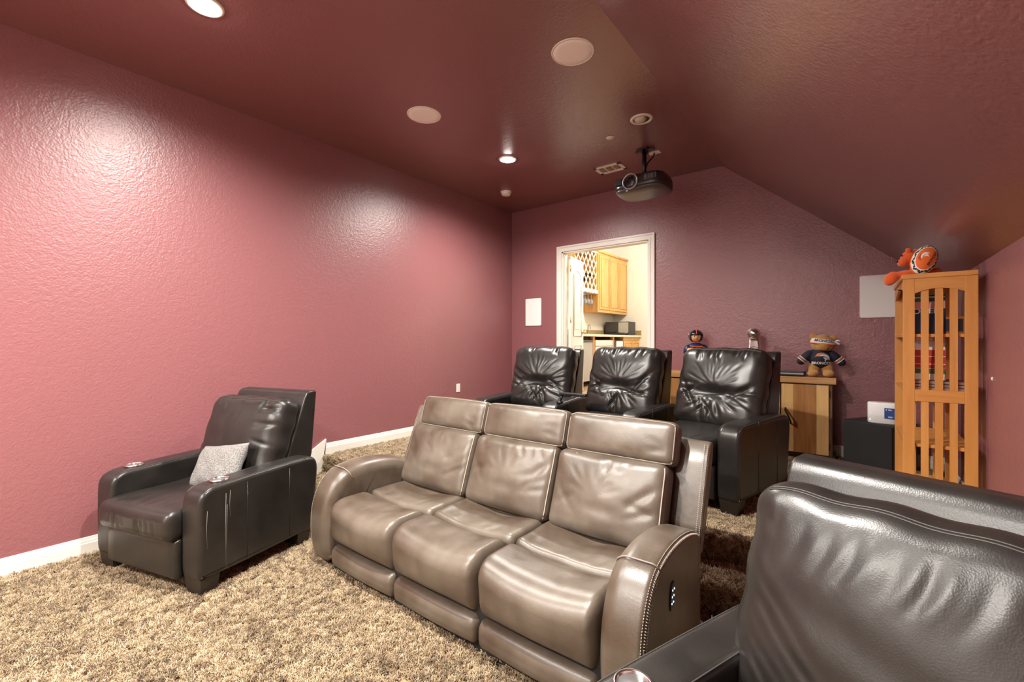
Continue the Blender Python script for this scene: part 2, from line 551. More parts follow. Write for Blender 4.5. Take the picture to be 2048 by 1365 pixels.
DW, DH = 0.60, 2.03
DOORW = mat('door_white', (0.83, 0.82, 0.78), 0.4)
span('door_leaf', (0, -0.018, 0), (DW, 0.018, DH), DOORW, dr)
for s in (-1, 1):      # raised arched panels on both faces
    up = [(0.12, 0.86), (DW - 0.12, 0.86), (DW - 0.12, 1.72)] + [(DW / 2 + (DW / 2 - 0.12) * math.cos(a), 1.72 + 0.13 * math.sin(a)) for a in np.linspace(0.15, PI - 0.15, 12)] + [(0.12, 1.72)]
    for nm, lp in (('door_panel', up), ('door_panel', [(0.12, 0.22), (DW - 0.12, 0.22), (DW - 0.12, 0.72), (0.12, 0.72)])):
        tube('panel_moulding', [(x, s * 0.019, z) for x, z in lp], 0.011, DOORW, dr, 6, True)
        c = np.mean(np.array(lp), 0)
        bm = bmesh.new(); f = bm.faces.new([bm.verts.new((c[0] + (x - c[0]) * 0.8, s * 0.019, c[1] + (z - c[1]) * 0.88)) for x, z in lp])
        e = bmesh.ops.extrude_face_region(bm, geom=[f]); bmesh.ops.translate(bm, verts=[v for v in e['geom'] if isinstance(v, bmesh.types.BMVert)], vec=(0, s * 0.006, 0))
        link(nm, from_bm(bm), DOORW, dr, smooth=False)
BRASS = mat('brass', (0.72, 0.55, 0.30), 0.25, metal=1.0)
for s in (-1, 1): lathe('door_knob', [(0, 0), (0.026, 0), (0.026, 0.008), (0.01, 0.012), (0.01, 0.03), (0.027, 0.04), (0.027, 0.058), (0.0, 0.066)], BRASS, dr, (DW - 0.06, s * 0.018, 0.92), (R(-90 * s), 0, 0), 20)
for z in (0.25, 1.05, 1.8): lathe('hinge', [(0, 0), (0.008, 0), (0.008, 0.09), (0, 0.09)], BRASS, dr, (-0.006, -0.02, z), seg=12)

# ------------------------------------------------------------------ the kitchenette beyond the door
KX0, KX1, KY0, KY1, KZ1 = -4.33, -0.9, YB + WT, 9.27, 3.75
quad('wall_kitchen_left', [(KX0, KY0, ZK), (KX0, KY1, ZK), (KX0, KY1, KZ1), (KX0, KY0, KZ1)], KWALL)
quad('wall_kitchen_back', [(KX0, KY1, ZK), (KX1, KY1, ZK), (KX1, KY1, KZ1), (KX0, KY1, KZ1)], KWALL)
quad('wall_kitchen_right', [(KX1, KY1, ZK), (KX1, KY0, ZK), (KX1, KY0, KZ1), (KX1, KY1, KZ1)], KWALL)
V = []; F = []
for p in ([(KX0, ZK), (DX0, ZK), (DX0, KZ1), (KX0, KZ1)], [(DX0, DZ), (DX1, DZ), (DX1, KZ1), (DX0, KZ1)], [(DX1, ZK), (KX1, ZK), (KX1, KZ1), (DX1, KZ1)]):
    i = len(V); V += [(x, KY0, z) for x, z in p]; F.append(tuple(range(i, i + 4)))
o = link('wall_kitchen_front', mesh(V, F), KWALL, smooth=False); o['kind'] = 'structure'
quad('floor_kitchen', [(KX0, KY0 - WT, ZK), (KX1, KY0 - WT, ZK), (KX1, KY1, ZK), (KX0, KY1, ZK)], wood('kitchen_floor_wood', (0.36, 0.22, 0.12), (0.48, 0.31, 0.18), 3, 'Y'))
quad('ceiling_kitchen', [(KX0, KY0, KZ1), (KX0, KY1, KZ1), (KX1, KY1, KZ1), (KX1, KY0, KZ1)], KWALL)

# ================================================================== THE SOFA
def bezel_loop(hw, hh, r, n=5):
    pts = []
    for cx, cz, a0 in ((hw - r, hh - r, 0), (-hw + r, hh - r, 90), (-hw + r, -hh + r, 180), (hw - r, -hh + r, 270)):
        for i in range(n + 1):
            a = R(a0 + 90 * i / n); pts.append((cx + r * math.cos(a), cz + r * math.sin(a)))
    return pts

def build_sofa():
    W = 0.630; AW = 0.190
    so = thing('reclining_sofa', 'taupe leather three-seat reclining sofa with headrests and contrast stitching', 'sofa', (-1.735, 1.525, 0), R(0.3))
    # dark base that carries everything
    span('base', (-1.5 * W - 0.02, 0.06, 0.0), (1.5 * W + 0.02, 0.70, 0.30), BLKMAT, so)
    for i in range(3):
        cx = (i - 1) * W
        g = np.random.default_rng(40 + i)
        # front roll of the seat, hollowed in the middle, falling to the footrest
        def d_front(V, s):
            x, y, z = V[:, 0], V[:, 1], V[:, 2]
            u = 2 * x / s[0]; w = np.clip((z + s[2] / 2) / s[2], 0, 1)
            z2 = z - 0.030 * (1 - u ** 2) * w ** 2
            segs = [(g.uniform(-.2, .2), g.uniform(-.12, .0), 0, 0, 0.02, 0.004) for _ in range(4)]
            segs = [(a, b, a + g.uniform(-.05, .05), b + g.uniform(.05, .12), 0.014, 0.005) for a, b, *_ in segs]
            z2 = z2 - creases(x, y, segs) * (z > s[2] * 0.3)
            front = np.clip(-y / (s[1] / 2), 0, 1)
            y2 = y - 0.022 * (1 - u ** 2) * front * np.sin(np.clip(w, 0, 1) * PI) + lumps(x, z, 0.003, 16, 50 + i) * front
            y2 = y2 + 0.025 * (1 - w) * front
            return np.stack([x, y2, z2], 1)
        rbox('seat_front', (W - 0.006, 0.33, 0.305), (0.045, 0.11, 0.10), (22, 10, 10), BRN, so, (cx, 0.155, 0.330), deform=d_front, k=6)
        def d_pad(V, s):
            x, y, z = V[:, 0], V[:, 1], V[:, 2]
            u = 2 * x / s[0]; w = np.clip((z + s[2] / 2) / s[2], 0, 1)
            segs = [(a, -0.16, a + g.uniform(-.04, .04), g.uniform(-0.10, -0.02), 0.012, 0.006) for a in g.uniform(-.25, .25, 7)]
            segs += [(g.uniform(-.2, 0), g.uniform(0, .1), g.uniform(.05, .25), g.uniform(0, .12), 0.025, 0.006) for _ in range(3)]
            z2 = z - 0.026 * (1 - u ** 2) * w ** 2 - creases(x, y, segs) * (w > 0.7) + lumps(x, y, 0.004, 18, 60 + i) * (w > 0.7)
            return np.stack([x, y, z2], 1)
        rbox('seat_pad', (W - 0.010, 0.38, 0.22), (0.04, 0.035, 0.05), (24, 16, 5), BRN, so, (cx, 0.495, 0.360), deform=d_pad)
        # footrest flap under the seat
        rbox('footrest_panel', (W - 0.010, 0.10, 0.135), (0.03, 0.045, 0.05), (10, 3, 4), BRN, so, (cx, 0.065, 0.112), deform=lambda V, s: np.stack([V[:, 0], V[:, 1] - 0.012 * (1 - (2 * V[:, 0] / s[0]) ** 2), V[:, 2]], 1))
        # back cushion
        tilt = R(-20)
        segs_b = fan(0.05 * (1 - i), -0.02, 0.07, 0.20, R(20), R(160), 7, 0.016, 0.005, 70 + i)
        segs_b += [(0.29, g.uniform(-.05, .15), 0.13, g.uniform(-.12, .02), 0.018, 0.007) for _ in range(4)]
        segs_b += [(-0.29, g.uniform(-.12, .15), -0.15, g.uniform(-.15, .05), 0.018, 0.005) for _ in range(2)]
        segs_b += [(-0.10, -0.07, 0.10, -0.075, 0.035, 0.010)] + [(a, 0.20, a + g.uniform(-.05, .05), 0.12, 0.014, 0.006) for a in g.uniform(-.25, .25, 5)]
        segs_h = [(0.27, g.uniform(-.07, .05), 0.17, g.uniform(-.07, .03), 0.018, 0.004) for _ in range(3)] + [(a, -0.10, a, -0.05, 0.014, 0.005) for a in g.uniform(-.25, .25, 6)] + [(a, 0.10, a, 0.05, 0.014, 0.003) for a in g.uniform(-.25, .25, 5)]
        def d_back(V, s, segs=segs_b):
            x, y, z = V[:, 0], V[:, 1], V[:, 2]
            u = 2 * x / s[0]; w = 2 * z / s[2]; fr = np.clip(-y / (s[1] / 2), 0, 1)
            puff = 0.040 * (1 - u ** 2) * (1 - w ** 2)
            y2 = y - fr * (puff - creases(x, z, segs) + lumps(x, z, 0.005, 15, 80 + i))
            return np.stack([x, y2, z], 1)
        bc = rbox('back_cushion', (W * 1.035 - 0.008, 0.15, 0.44), (0.05, 0.045, 0.05), (34, 4, 30), BRN, so, (cx * 1.035 + 0.014, 0.712, 0.640), (tilt, 0, 0), d_back)
        bs_ = (W * 1.035 - 0.008, 0.15, 0.44)
        tube('piping', on_rbox([(bs_[0] / 2, -bs_[1] / 2, z) for z in np.linspace(-0.22, 0.22, 24)], bs_, (0.05, 0.045, 0.05), d_back), 0.0034, STITCH, bc, 6)
        # headrest
        def d_head(V, s, segs=segs_h):
            x, y, z = V[:, 0], V[:, 1], V[:, 2]
            u = 2 * x / s[0]; w = 2 * z / s[2]; fr = np.clip(-y / (s[1] / 2), 0, 1)
            y2 = y - fr * (0.028 * (1 - u ** 2) * (1 - w ** 2) - creases(x, z, segs))
            return np.stack([x, y2, z + 0.006 * (1 - u ** 2) * (w > 0)], 1)
        hd = rbox('headrest', (W * 1.04 - 0.004, 0.125, 0.235), (0.045, 0.045, 0.045), (30, 4, 14), BRN, so, (cx * 1.04 + 0.022, 0.852, 0.942), (R(-17), 0, 0), d_head)
        hs = (W * 1.04 - 0.004, 0.125, 0.235)
        tube('piping', on_rbox(rim(hs[0] / 2, -hs[1] / 2, hs[2] / 2), hs, (0.045, 0.045, 0.045), d_head), 0.0036, SEAM, hd, 6, True)
    # back shell behind the cushions
    soft_prism('back_panel', [(0.66, 0.20), (0.80, 0.20), (0.98, 0.98), (0.93, 1.02), (0.86, 1.00)], 3 * W + 0.02, 0.02, 0.02, BRN, so)
    # arms
    arm = chaikin([(0.04, 0.035), (0.0, 0.10), (-0.018, 0.25), (-0.012, 0.40), (0.03, 0.52), (0.10, 0.605), (0.19, 0.640), (0.32, 0.655), (0.48, 0.645), (0.62, 0.615), (0.73, 0.570), (0.757, 0.50), (0.757, 0.30), (0.757, 0.035)], 2)
    for s in (-1, 1):
        x = s * (1.5 * W + AW / 2 + 0.004)
        a = soft_prism('armrest', arm, AW, 0.075 if s > 0 else 0.03, 0.03 if s > 0 else 0.075, BRN, so, (x, 0, 0), k=7)
        # cross seam over the arm
        xs = np.linspace(-AW / 2, AW / 2, 15)
        seam = []
        for q in xs:
            t = (q + s * AW / 2) / AW if s > 0 else (AW / 2 - q) / AW     # 0 at the inner edge, 1 at the outer
            dip = 0.075 * (1 - math.sqrt(max(0, 1 - max(0, 1 - t * AW / 0.075) ** 2)))
            dip2 = 0.03 * (1 - math.sqrt(max(0, 1 - max(0, 1 - (1 - t) * AW / 0.03) ** 2)))
            d = max(dip, dip2)
            seam.append((q, 0.155 + 0.45 * d, 0.634 - 0.9 * d))
        tube('seam', seam, 0.0035, SEAM, a, 6)
        # double row of contrast stitches round the outer edge
        P = [np.array(p) for p in arm]
        start = min(range(len(P)), key=lambda q: (P[q][1] - 0.05) ** 2 + (P[q][0] - 0.03) ** 2)
        path = [P[(start + q) % len(P)] for q in range(len(P))]
        path = [p for p in path if p[1] > 0.06 and p[0] < 0.74]
        seglen = [0]
        for p, q in zip(path, path[1:]): seglen.append(seglen[-1] + float(np.linalg.norm(q - p)))
        V = []; F = []
        tot = seglen[-1]; n = int(tot / 0.0105)
        for j in range(n):
            d0 = tot * j / n; d1 = d0 + 0.0065
            for row in (0, 1, 2):
                ins = (0.006, 0.019, 0.0125)[row]
                xo = s * (AW / 2 + 0.0005) if row != 0 else s * (AW / 2 - 0.012)
                pt = []
                for d in (d0, d1):
                    k = max(i for i in range(len(seglen)) if seglen[i] <= d or i == 0); k = min(k, len(path) - 2)
                    f = (d - seglen[k]) / max(seglen[k + 1] - seglen[k], 1e-6)
                    p = path[k] * (1 - f) + path[k + 1] * f
                    tg = (path[k + 1] - path[k]); tg = tg / np.linalg.norm(tg)
                    nr = np.array([-tg[1], tg[0]]); c = np.array([0.37, 0.30])
                    if nr @ (c - p) < 0: nr = -nr
                    inset = {0: 0.0045, 1: 0.030, 2: 0.020}[row]
                    xx = xo
                    if row == 2:
                        inset = 0.027 if d == d0 else 0.012
                        xx = s * (AW / 2 - (0.0 if d == d0 else 0.004))
                    q = p + nr * inset
                    pt.append((xx, q[0], q[1]))
                v, f_ = tube_arrays(pt, 0.0017, 4)
                F += [tuple(a_ + len(V) for a_ in ff) for ff in f_]; V += v
        link('stitching', mesh(V, F), STITCH, a)
        # wing of the back frame behind the arm
        wg = soft_prism('side_wing', chaikin([(0.72, 0.46), (0.80, 0.45), (1.01, 0.93), (0.975, 0.965), (0.925, 0.955)], 1), 0.175, 0.025, 0.012, BRN, so, (s * (1.5 * W + 0.105), 0, 0)) if s > 0 else soft_prism('side_wing', chaikin([(0.72, 0.46), (0.80, 0.45), (1.01, 0.93), (0.975, 0.965), (0.925, 0.955)], 1), 0.175, 0.012, 0.025, BRN, so, (s * (1.5 * W + 0.105), 0, 0))
        V = []; F = []
        for j in range(52):
            f = j / 51.0
            for row in (0, 1):
                y = 0.726 + 0.195 * f; z = 0.475 + 0.470 * f
                xx = s * (0.0875 - 0.010 - 0.013 * row)
                dz = 0.0055
                v, f_ = tube_arrays([(xx, y - 0.001, z), (xx - s * 0.006 * row, y + 0.002, z + dz)], 0.0017, 4)
                F += [tuple(a_ + len(V) for a_ in ff) for ff in f_]; V += v
        link('stitching', mesh(V, F), STITCH, wg)
        if s > 0:
            # power control on the outer face
            lp = [(0.30 + 0.024 * math.copysign(abs(math.cos(q)) ** 0.6, math.cos(q)) + 0.010 * math.sin(q), 0.455 + 0.055 * math.copysign(abs(math.sin(q)) ** 0.7, math.sin(q))) for q in np.linspace(0, 2 * PI, 28, endpoint=False)]
            cp = soft_prism('control_panel', lp, 0.008, 0.001, 0.003, BLKPL, a, (AW / 2 + 0.002, 0, 0), k=2)
            GLOW = mat('button_glow', (0.5, 0.6, 1.0), 0.4, emit=((0.55, 0.68, 1.0), 2.2))
            for r_ in range(3):
                for c_ in range(2):
                    ellipsoid('button', (0.0015, 0.0040, 0.0042), GLOW, cp, (0.0045, 0.290 + 0.020 * c_ + 0.005 * (r_ - 1), 0.430 + 0.025 * r_), 10, 6)
    for sx in (-1, 1):
        for y in (0.10, 0.66):
            span('foot', (sx * 0.93 - 0.03, y - 0.03, 0.0), (sx * 0.93 + 0.03, y + 0.03, 0.05), BLKMAT, so, 0.004)
    return so
build_sofa()

# ================================================================== THEATRE RECLINERS
ARM_OUT = chaikin([(0.025, 0.095), (0.0, 0.12), (0.0, 0.30), (0.0, 0.53), (0.012, 0.59), (0.06, 0.625), (0.12, 0.635), (0.45, 0.640), (0.78, 0.640), (0.85, 0.625), (0.885, 0.57), (0.875, 0.45), (0.835, 0.15), (0.825, 0.10), (0.78, 0.095)], 2)
SEAMB = mat('black_thread', (0.05, 0.046, 0.042), 0.5)
CUPIN = mat('cup_inner', (0.25, 0.245, 0.24), 0.3, metal=0.6)

def recliner(label, loc, deg, inner=0.61, aw=0.155, arms=(-1, 1), cups=(-1, 1), seed=1, group=None, style='plain', cw=0.66, arm_dz=0.0, frame_dz=0.0, ch=0.62):
    th = thing('theater_recliner', label, 'recliner', loc, R(deg), group)
    hw = inner / 2
    g = np.random.default_rng(seed)
    span('base', (-hw - 0.01, 0.07, 0.10), (hw + 0.01, 0.80, 0.33), BLKMAT, th)
    # kick panel (folded footrest)
    rbox('kick_panel', (inner - 0.012, 0.07, 0.235), (0.015, 0.03, 0.02), (10, 3, 8), BLK, th, (0, 0.012, 0.205))
    # seat
    def d_seat(V, s):
        x, y, z = V[:, 0], V[:, 1], V[:, 2]
        u = 2 * x / s[0]; v = 2 * y / s[1]; w = np.clip((z + s[2] / 2) / s[2], 0, 1)
        segs = [(a, -0.33, a + g.uniform(-.03, .03), g.uniform(-.27, -.2), 0.010, 0.004) for a in g.uniform(-.28, .28, 10)]
        z2 = z + w ** 2 * (0.018 * (1 - u ** 2) * (1 - v ** 2) - 0.012 * np.exp(-((v - 0.1) / 0.5) ** 2)) - creases(x, y, segs) * (w > 0.6)
        segs2 = [(a, 0.045, a + g.uniform(-.02, .02), g.uniform(-.06, -.01), 0.009, 0.006) for a in g.uniform(-.26, .26, 12)]
        fr = np.clip(-v, 0, 1) ** 6
        y2 = y + fr * (creases(x, z, segs2) - 0.012 * (1 - u ** 2))
        return np.stack([x, y2, z2], 1)
    st = rbox('seat_cushion', (inner - 0.006, 0.74, 0.180), (0.035, 0.060, 0.060), (44, 26, 12), BLK, th, (0, 0.295, 0.405), deform=d_seat)
    tube('seam', [(-hw + 0.03, -0.362, 0.035), (0, -0.373, 0.040), (hw - 0.03, -0.362, 0.035)], 0.003, BLK, st, 6)
    # upright frame behind the cushion
    fw = cw - 0.01
    soft_prism('back_frame', [(y_, z_ + (frame_dz if z_ > 0.9 else 0)) for y_, z_ in [(0.70, 0.50), (0.72, 0.62), (0.885, 1.055), (0.90, 1.085), (0.925, 1.10), (0.985, 1.105), (1.0, 1.09), (0.955, 0.62), (0.86, 0.30), (0.72, 0.30)]], fw, 0.012, 0.012, BLK, th)
    # plump back cushion
    segs = []; dx = 0.0
    if style == 'dent':
        dx = g.uniform(-.03, .03)
        segs += fan(dx, -0.03, 0.06, 0.26, R(25), R(155), 12, 0.012, 0.007, seed)
        segs += fan(dx, -0.08, 0.05, 0.24, R(195), R(345), 9, 0.016, 0.016, seed + 1)
        segs += [(0.34, g.uniform(-.25, .15), 0.12, g.uniform(-.2, .0), 0.015, 0.010) for _ in range(7)]
        segs += [(-0.34, g.uniform(-.25, .15), -0.14, g.uniform(-.2, .0), 0.015, 0.010) for _ in range(7)]
        segs += [(a, 0.33, a + g.uniform(-.03, .03), g.uniform(.2, .26), 0.012, 0.010) for a in g.uniform(-.30, .30, 12)]
        segs += [(g.uniform(-.1, .1), -0.12, dx + g.uniform(-.15, .15), -0.30, 0.014, 0.014) for _ in range(3)]
    elif style == 'big':
        for k_ in range(9):       # gathered folds under the top seam
            x0 = -0.26 + 0.072 * k_ + g.uniform(-.02, .02); ln = g.uniform(.07, .17); d_ = g.uniform(.0018, .0034) * (1.5 if 2 < k_ < 6 else 1)
            segs += [(x0, 0.215, x0 - 0.35 * ln, 0.215 - ln, g.uniform(.012, .020), d_), (x0 + 0.026, 0.21, x0 + 0.026 - 0.30 * ln, 0.21 - ln, g.uniform(.014, .022), -0.7 * d_)]
        for k_ in range(9):       # diagonal drag lines from the lower corner
            z0 = 0.10 - 0.05 * k_; ln = g.uniform(.16, .34)
            segs += [(-0.37, z0, -0.37 + ln, z0 - 0.85 * ln, g.uniform(.012, .024), g.uniform(.002, .005)), (-0.37, z0 + 0.03, -0.37 + ln, z0 + 0.03 - 0.85 * ln, g.uniform(.016, .028), -0.003)]
        segs += [(-0.15, 0.00, 0.30, -0.12, 0.050, 0.006), (-0.15, -0.14, 0.3, -0.24, 0.05, 0.006), (-0.33, 0.25, -0.29, 0.17, 0.018, 0.007)]
    else:
        segs += [(0.36, z0, 0.20, z0 + g.uniform(-.05, .05), 0.016, 0.008) for z0 in g.uniform(-.1, .25, 6)]
        segs += [(-0.37, -0.02, -0.24, -0.16, 0.012, 0.012), (-0.37, -0.10, -0.28, -0.22, 0.012, 0.012), (0.02, 0.18, -0.04, 0.02, 0.008, 0.004), (-0.06, 0.17, -0.10, 0.05, 0.008, 0.004)]
        segs += [(a, 0.28, a + g.uniform(-.04, .04), g.uniform(.18, .24), 0.013, 0.006) for a in g.uniform(-.28, .28, 7)]
    def d_cush(V, s):
        x, y, z = V[:, 0], V[:, 1], V[:, 2]
        u = 2 * x / s[0]; w = 2 * z / s[2]; fr = np.clip(-y / (s[1] / 2), -0.2, 1)
        puff = 0.055 * (1 - np.abs(u) ** 2.4) * (1 - np.abs(w) ** 2.6)
        D = lumps(x, z, 0.005 if style != 'big' else 0.003, 11, seed + 5)
        if style == 'dent':
            puff = puff - 0.060 * np.exp(-((x - dx) / 0.16) ** 2 - ((z + 0.07) / 0.05) ** 2)
        y2 = y - fr * (puff + D - creases(x, z, segs))
        x2 = x + 0.004 * np.sin(z * 37 + seed)
        z2 = z + 0.012 * (1 - u ** 2) * np.sign(w) * np.abs(w) ** 4 + 0.004 * np.sin(x * 31 + seed) * (np.abs(w) > 0.8)
        return np.stack([x2, y2, z2], 1)
    cs_, cr_ = (cw, 0.20, ch), (0.085, 0.075, 0.075)
    cu = rbox('back_cushion', cs_, cr_, (64, 5, 60), BLK, th, (0, 0.690 + 0.15 * (ch - 0.62), 0.755 + 0.47 * (ch - 0.62)), (R(-19), 0, 0), d_cush, k=6)
    for dz in (0.0, 0.012):
        tube('seam', on_rbox([(x, -0.10, ch / 2 - 0.012 - dz) for x in np.linspace(-cw / 2 + 0.03, cw / 2 - 0.03, 40)], cs_, cr_, d_cush), 0.0024, SEAMB, cu, 6)
    # arms
    for s in arms:
        a = soft_prism('armrest', [(y_, z_ + arm_dz * np.clip((z_ - 0.15) / 0.35, 0, 1)) for y_, z_ in ARM_OUT], aw, 0.028, 0.028, BLK, th, (s * (hw + aw / 2), 0, 0), k=6)
        for q in (-1, 1):
            tube('seam', [(q * (aw / 2 - 0.010), p[0], p[1] + arm_dz - 0.0055) for p in ARM_OUT if p[1] > 0.60 and p[0] < 0.80], 0.0024, SEAMB, a, 6)
        for y in (0.30, 0.62):
            tube('seam', [(s * (aw / 2 + 0.0005), y, 0.12), (s * (aw / 2 + 0.0005), y, 0.60)], 0.0018, BLK, a, 5)
        if s in cups:
            c = lathe('cup_holder', [(0.0, 0.0005), (0.040, 0.0005), (0.041, 0.004), (0.044, 0.007), (0.050, 0.007), (0.053, 0.004), (0.053, -0.003)], CHROME, a, (0, 0.175, 0.6405 + arm_dz), seg=36)
            lathe('cup_base', [(0.0, 0.0016), (0.039, 0.0016), (0.039, 0.0008)], CUPIN, c, seg=30)
    for sx in (-1, 1):
        for y in (0.015, 0.70):
            xx = sx * (hw + aw / 2)
            V = []
            for (k0, z) in ((0.82, 0.0), (1.0, 0.105)):
                for dx, dy in ((-1, 0), (1, 0), (1, 1), (-1, 1)):
                    V.append((xx + dx * (aw / 2 - 0.012) * k0, y + (0.012 * (1 - k0) * 5 if dy == 0 else 0.115 - 0.012 * (1 - k0) * 5), z))
            link('leg', mesh(V, [(3, 2, 1, 0), (4, 5, 6, 7), (0, 1, 5, 4), (1, 2, 6, 5), (2, 3, 7, 6), (3, 0, 4, 7)]), DARKWOOD, th, smooth=False)
    return th

left_ch = recliner('black leather recliner by the left wall with a grey pillow on its seat', (-3.475, 0.770, 0.0), 16, inner=0.69, aw=0.168, seed=3, cw=0.76)
# wear on the outer arm of this one
arm = [c for c in left_ch.children if c.name.startswith('armrest')][1]
SCUFF = mat('scuff', (0.30, 0.28, 0.25), 0.6)
V = []; F = []
for y, z0, z1 in ((0.045, 0.28, 0.50), (0.158, 0.12, 0.57), (0.165, 0.12, 0.50), (0.185, 0.42, 0.58)):
    v, f = tube_arrays([(0.0846, y, z0), (0.0846, y - 0.004, (z0 + z1) / 2), (0.0846, y, z1)], 0.0009, 4)
    F += [tuple(i + len(V) for i in q) for q in f]; V += v
link('scuff_marks', mesh(V, F), SCUFF, arm)

front_ch = recliner('large black leather recliner in the right foreground nearest the camera', (-0.160, 0.800, 0.0), -20.6, inner=0.61, aw=0.155, seed=9, style='big', cw=0.73, arm_dz=-0.035)

recliner('black leather recliner at the left end of the back row', (-2.52, 3.22, Z2), 8, inner=0.60, aw=0.15, arms=(-1, 1), cups=(), seed=21, style='dent', cw=0.69, group='back row recliners', arm_dz=-0.035, frame_dz=-0.03, ch=0.655)
recliner('middle black leather recliner of the back row on the platform', (-1.775, 3.27, Z2), -3, inner=0.60, aw=0.15, arms=(1,), cups=(), seed=22, style='dent', cw=0.70, group='back row recliners', arm_dz=-0.035, frame_dz=-0.03, ch=0.655)
recliner('black leather recliner at the right end of the back row', (-1.04, 3.26, Z2), -13, inner=0.60, aw=0.15, arms=(1,), cups=(), seed=27, style='dent', group='back row recliners', cw=0.70, arm_dz=-0.035, frame_dz=-0.03, ch=0.655)

# swivel tray bracket lying on an arm of the back row
tb = thing('tray_bracket', 'black swivel tray bracket standing on an armrest in the back row', 'bracket', (-2.10, 3.40, Z2 + 0.602), R(0))
lathe('socket', [(0, 0), (0.03, 0), (0.03, 0.02), (0.012, 0.025), (0.012, 0.05), (0, 0.05)], BLKPL, tb, seg=16)
tube('post', [(0, 0, 0.02), (0.02, 0.02, 0.085)], 0.013, BLKPL, tb, 8)
span('bar', (0.0, -0.015, 0.075), (0.26, 0.035, 0.10), BLKPL, tb, 0.006)

# ------------------------------------------------------------------ the grey pillow
PILL = mat('grey_boucle', (0.17, 0.165, 0.16), 0.95, bump=(170, 1.0, 0.012, 4), mottle=(140, (0.37, 0.36, 0.345), 0.38, 0.64))
def pillow_mesh(w, h, t, n=36):
    V = []; F = []
    for s in (1, -1):
        for i in range(n + 1):
            for j in range(n + 1):
                u = 2 * i / n - 1; v = 2 * j / n - 1
                k = (1 - abs(u) ** 3.0) * (1 - abs(v) ** 3.0)
                z = s * t / 2 * max(k, 0) ** 0.5
                pin = 1 - 0.07 * (1 - v * v) * abs(u) ** 2
                pin2 = 1 - 0.07 * (1 - u * u) * abs(v) ** 2
                V.append((u * w / 2 * pin, v * h / 2 * pin2, z + (0.004 * math.sin(u * 9 + s) * math.cos(v * 7) if abs(u) < 0.98 and abs(v) < 0.98 else 0)))
    o = (n + 1) ** 2
    for b, flip in ((0, 0), (o, 1)):
        for i in range(n):
            for j in range(n):
                f = (b + i * (n + 1) + j, b + (i + 1) * (n + 1) + j, b + (i + 1) * (n + 1) + j + 1, b + i * (n + 1) + j + 1)
                F.append(f[::-1] if flip else f)
    bm = bmesh.new(); vs = [bm.verts.new(v) for v in V]
    for f in F: bm.faces.new([vs[i] for i in f])
    bmesh.ops.remove_doubles(bm, verts=bm.verts, dist=1e-5)
    return from_bm(bm)
pl = link('throw_pillow', pillow_mesh(0.47, 0.31, 0.13), PILL)
tag(pl, 'small grey boucle throw pillow leaning on the black recliner', 'pillow')
Mch = Matrix.Translation((-3.475, 0.770, 0)) @ Matrix.Rotation(R(16), 4, 'Z')
pl.matrix_world = Mch @ Matrix.Translation((0.07, 0.42, 0.620)) @ Matrix.Rotation(R(-8), 4, 'Y') @ Matrix.Rotation(R(62), 4, 'X')

# ================================================================== CEILING FITTINGS
BULB = mat('bulb_lit', (1, 0.97, 0.9), 0.3, emit=((1.0, 0.95, 0.88), 70.0))
BULBOFF = mat('bulb_unlit', (0.62, 0.57, 0.52), 0.25)
CAN = mat('can_inside', (0.05, 0.035, 0.03), 0.6)
def downlight(x, y, lit, label, power=1.0):
    t = thing('recessed_light', label, 'ceiling light', (x, y, ZC), 0, 'recessed ceiling lamps')
    lathe('trim_ring', [(0.072, -0.001), (0.074, -0.012), (0.094, -0.010), (0.100, -0.004), (0.100, 0.0)], TRIM, t, seg=40)
    lathe('reflector', [(0.0, -0.0015), (0.073, -0.0015), (0.073, -0.004)], TRIM if lit else CAN, t, seg=32)
    if lit:
        lathe('bulb', [(0.0, -0.034), (0.03, -0.031), (0.052, -0.020), (0.060, -0.004)], BULB, t, seg=28)
        L = bpy.data.lights.new('lamp', 'SPOT'); L.energy = LAMP_SPOT * power; L.color = LAMP_COL
        L.spot_size = R(168); L.spot_blend = 0.80; L.shadow_soft_size = 0.05
        o = bpy.data.objects.new('lamp', L); COL.objects.link(o); o.parent = t; o.location = (0, 0, -0.045)
    else:
        lathe('bulb', [(0.0, -0.030), (0.03, -0.027), (0.048, -0.016), (0.054, -0.003)], BULBOFF, t, (-0.008, -0.010, 0), seg=28)
    return t
downlight(-3.07, 0.967, True, 'lit recessed lamp in the ceiling at the top left of the picture', 0.60)
downlight(-3.036, 3.83, True, 'lit recessed lamp in the ceiling near the smoke detector', 0.74)
downlight(-1.535, 3.88, False, 'unlit recessed lamp with a white ring in front of the projector')
downlight(-1.535, 0.967, True, 'lit recessed lamp in the ceiling above the camera, out of view', 1.35)
downlight(-3.05, -1.60, True, 'lit recessed lamp over the left front of the room, out of view', 1.15)
downlight(-1.535, -1.60, True, 'lit recessed lamp over the right front of the room, out of view', 1.35)

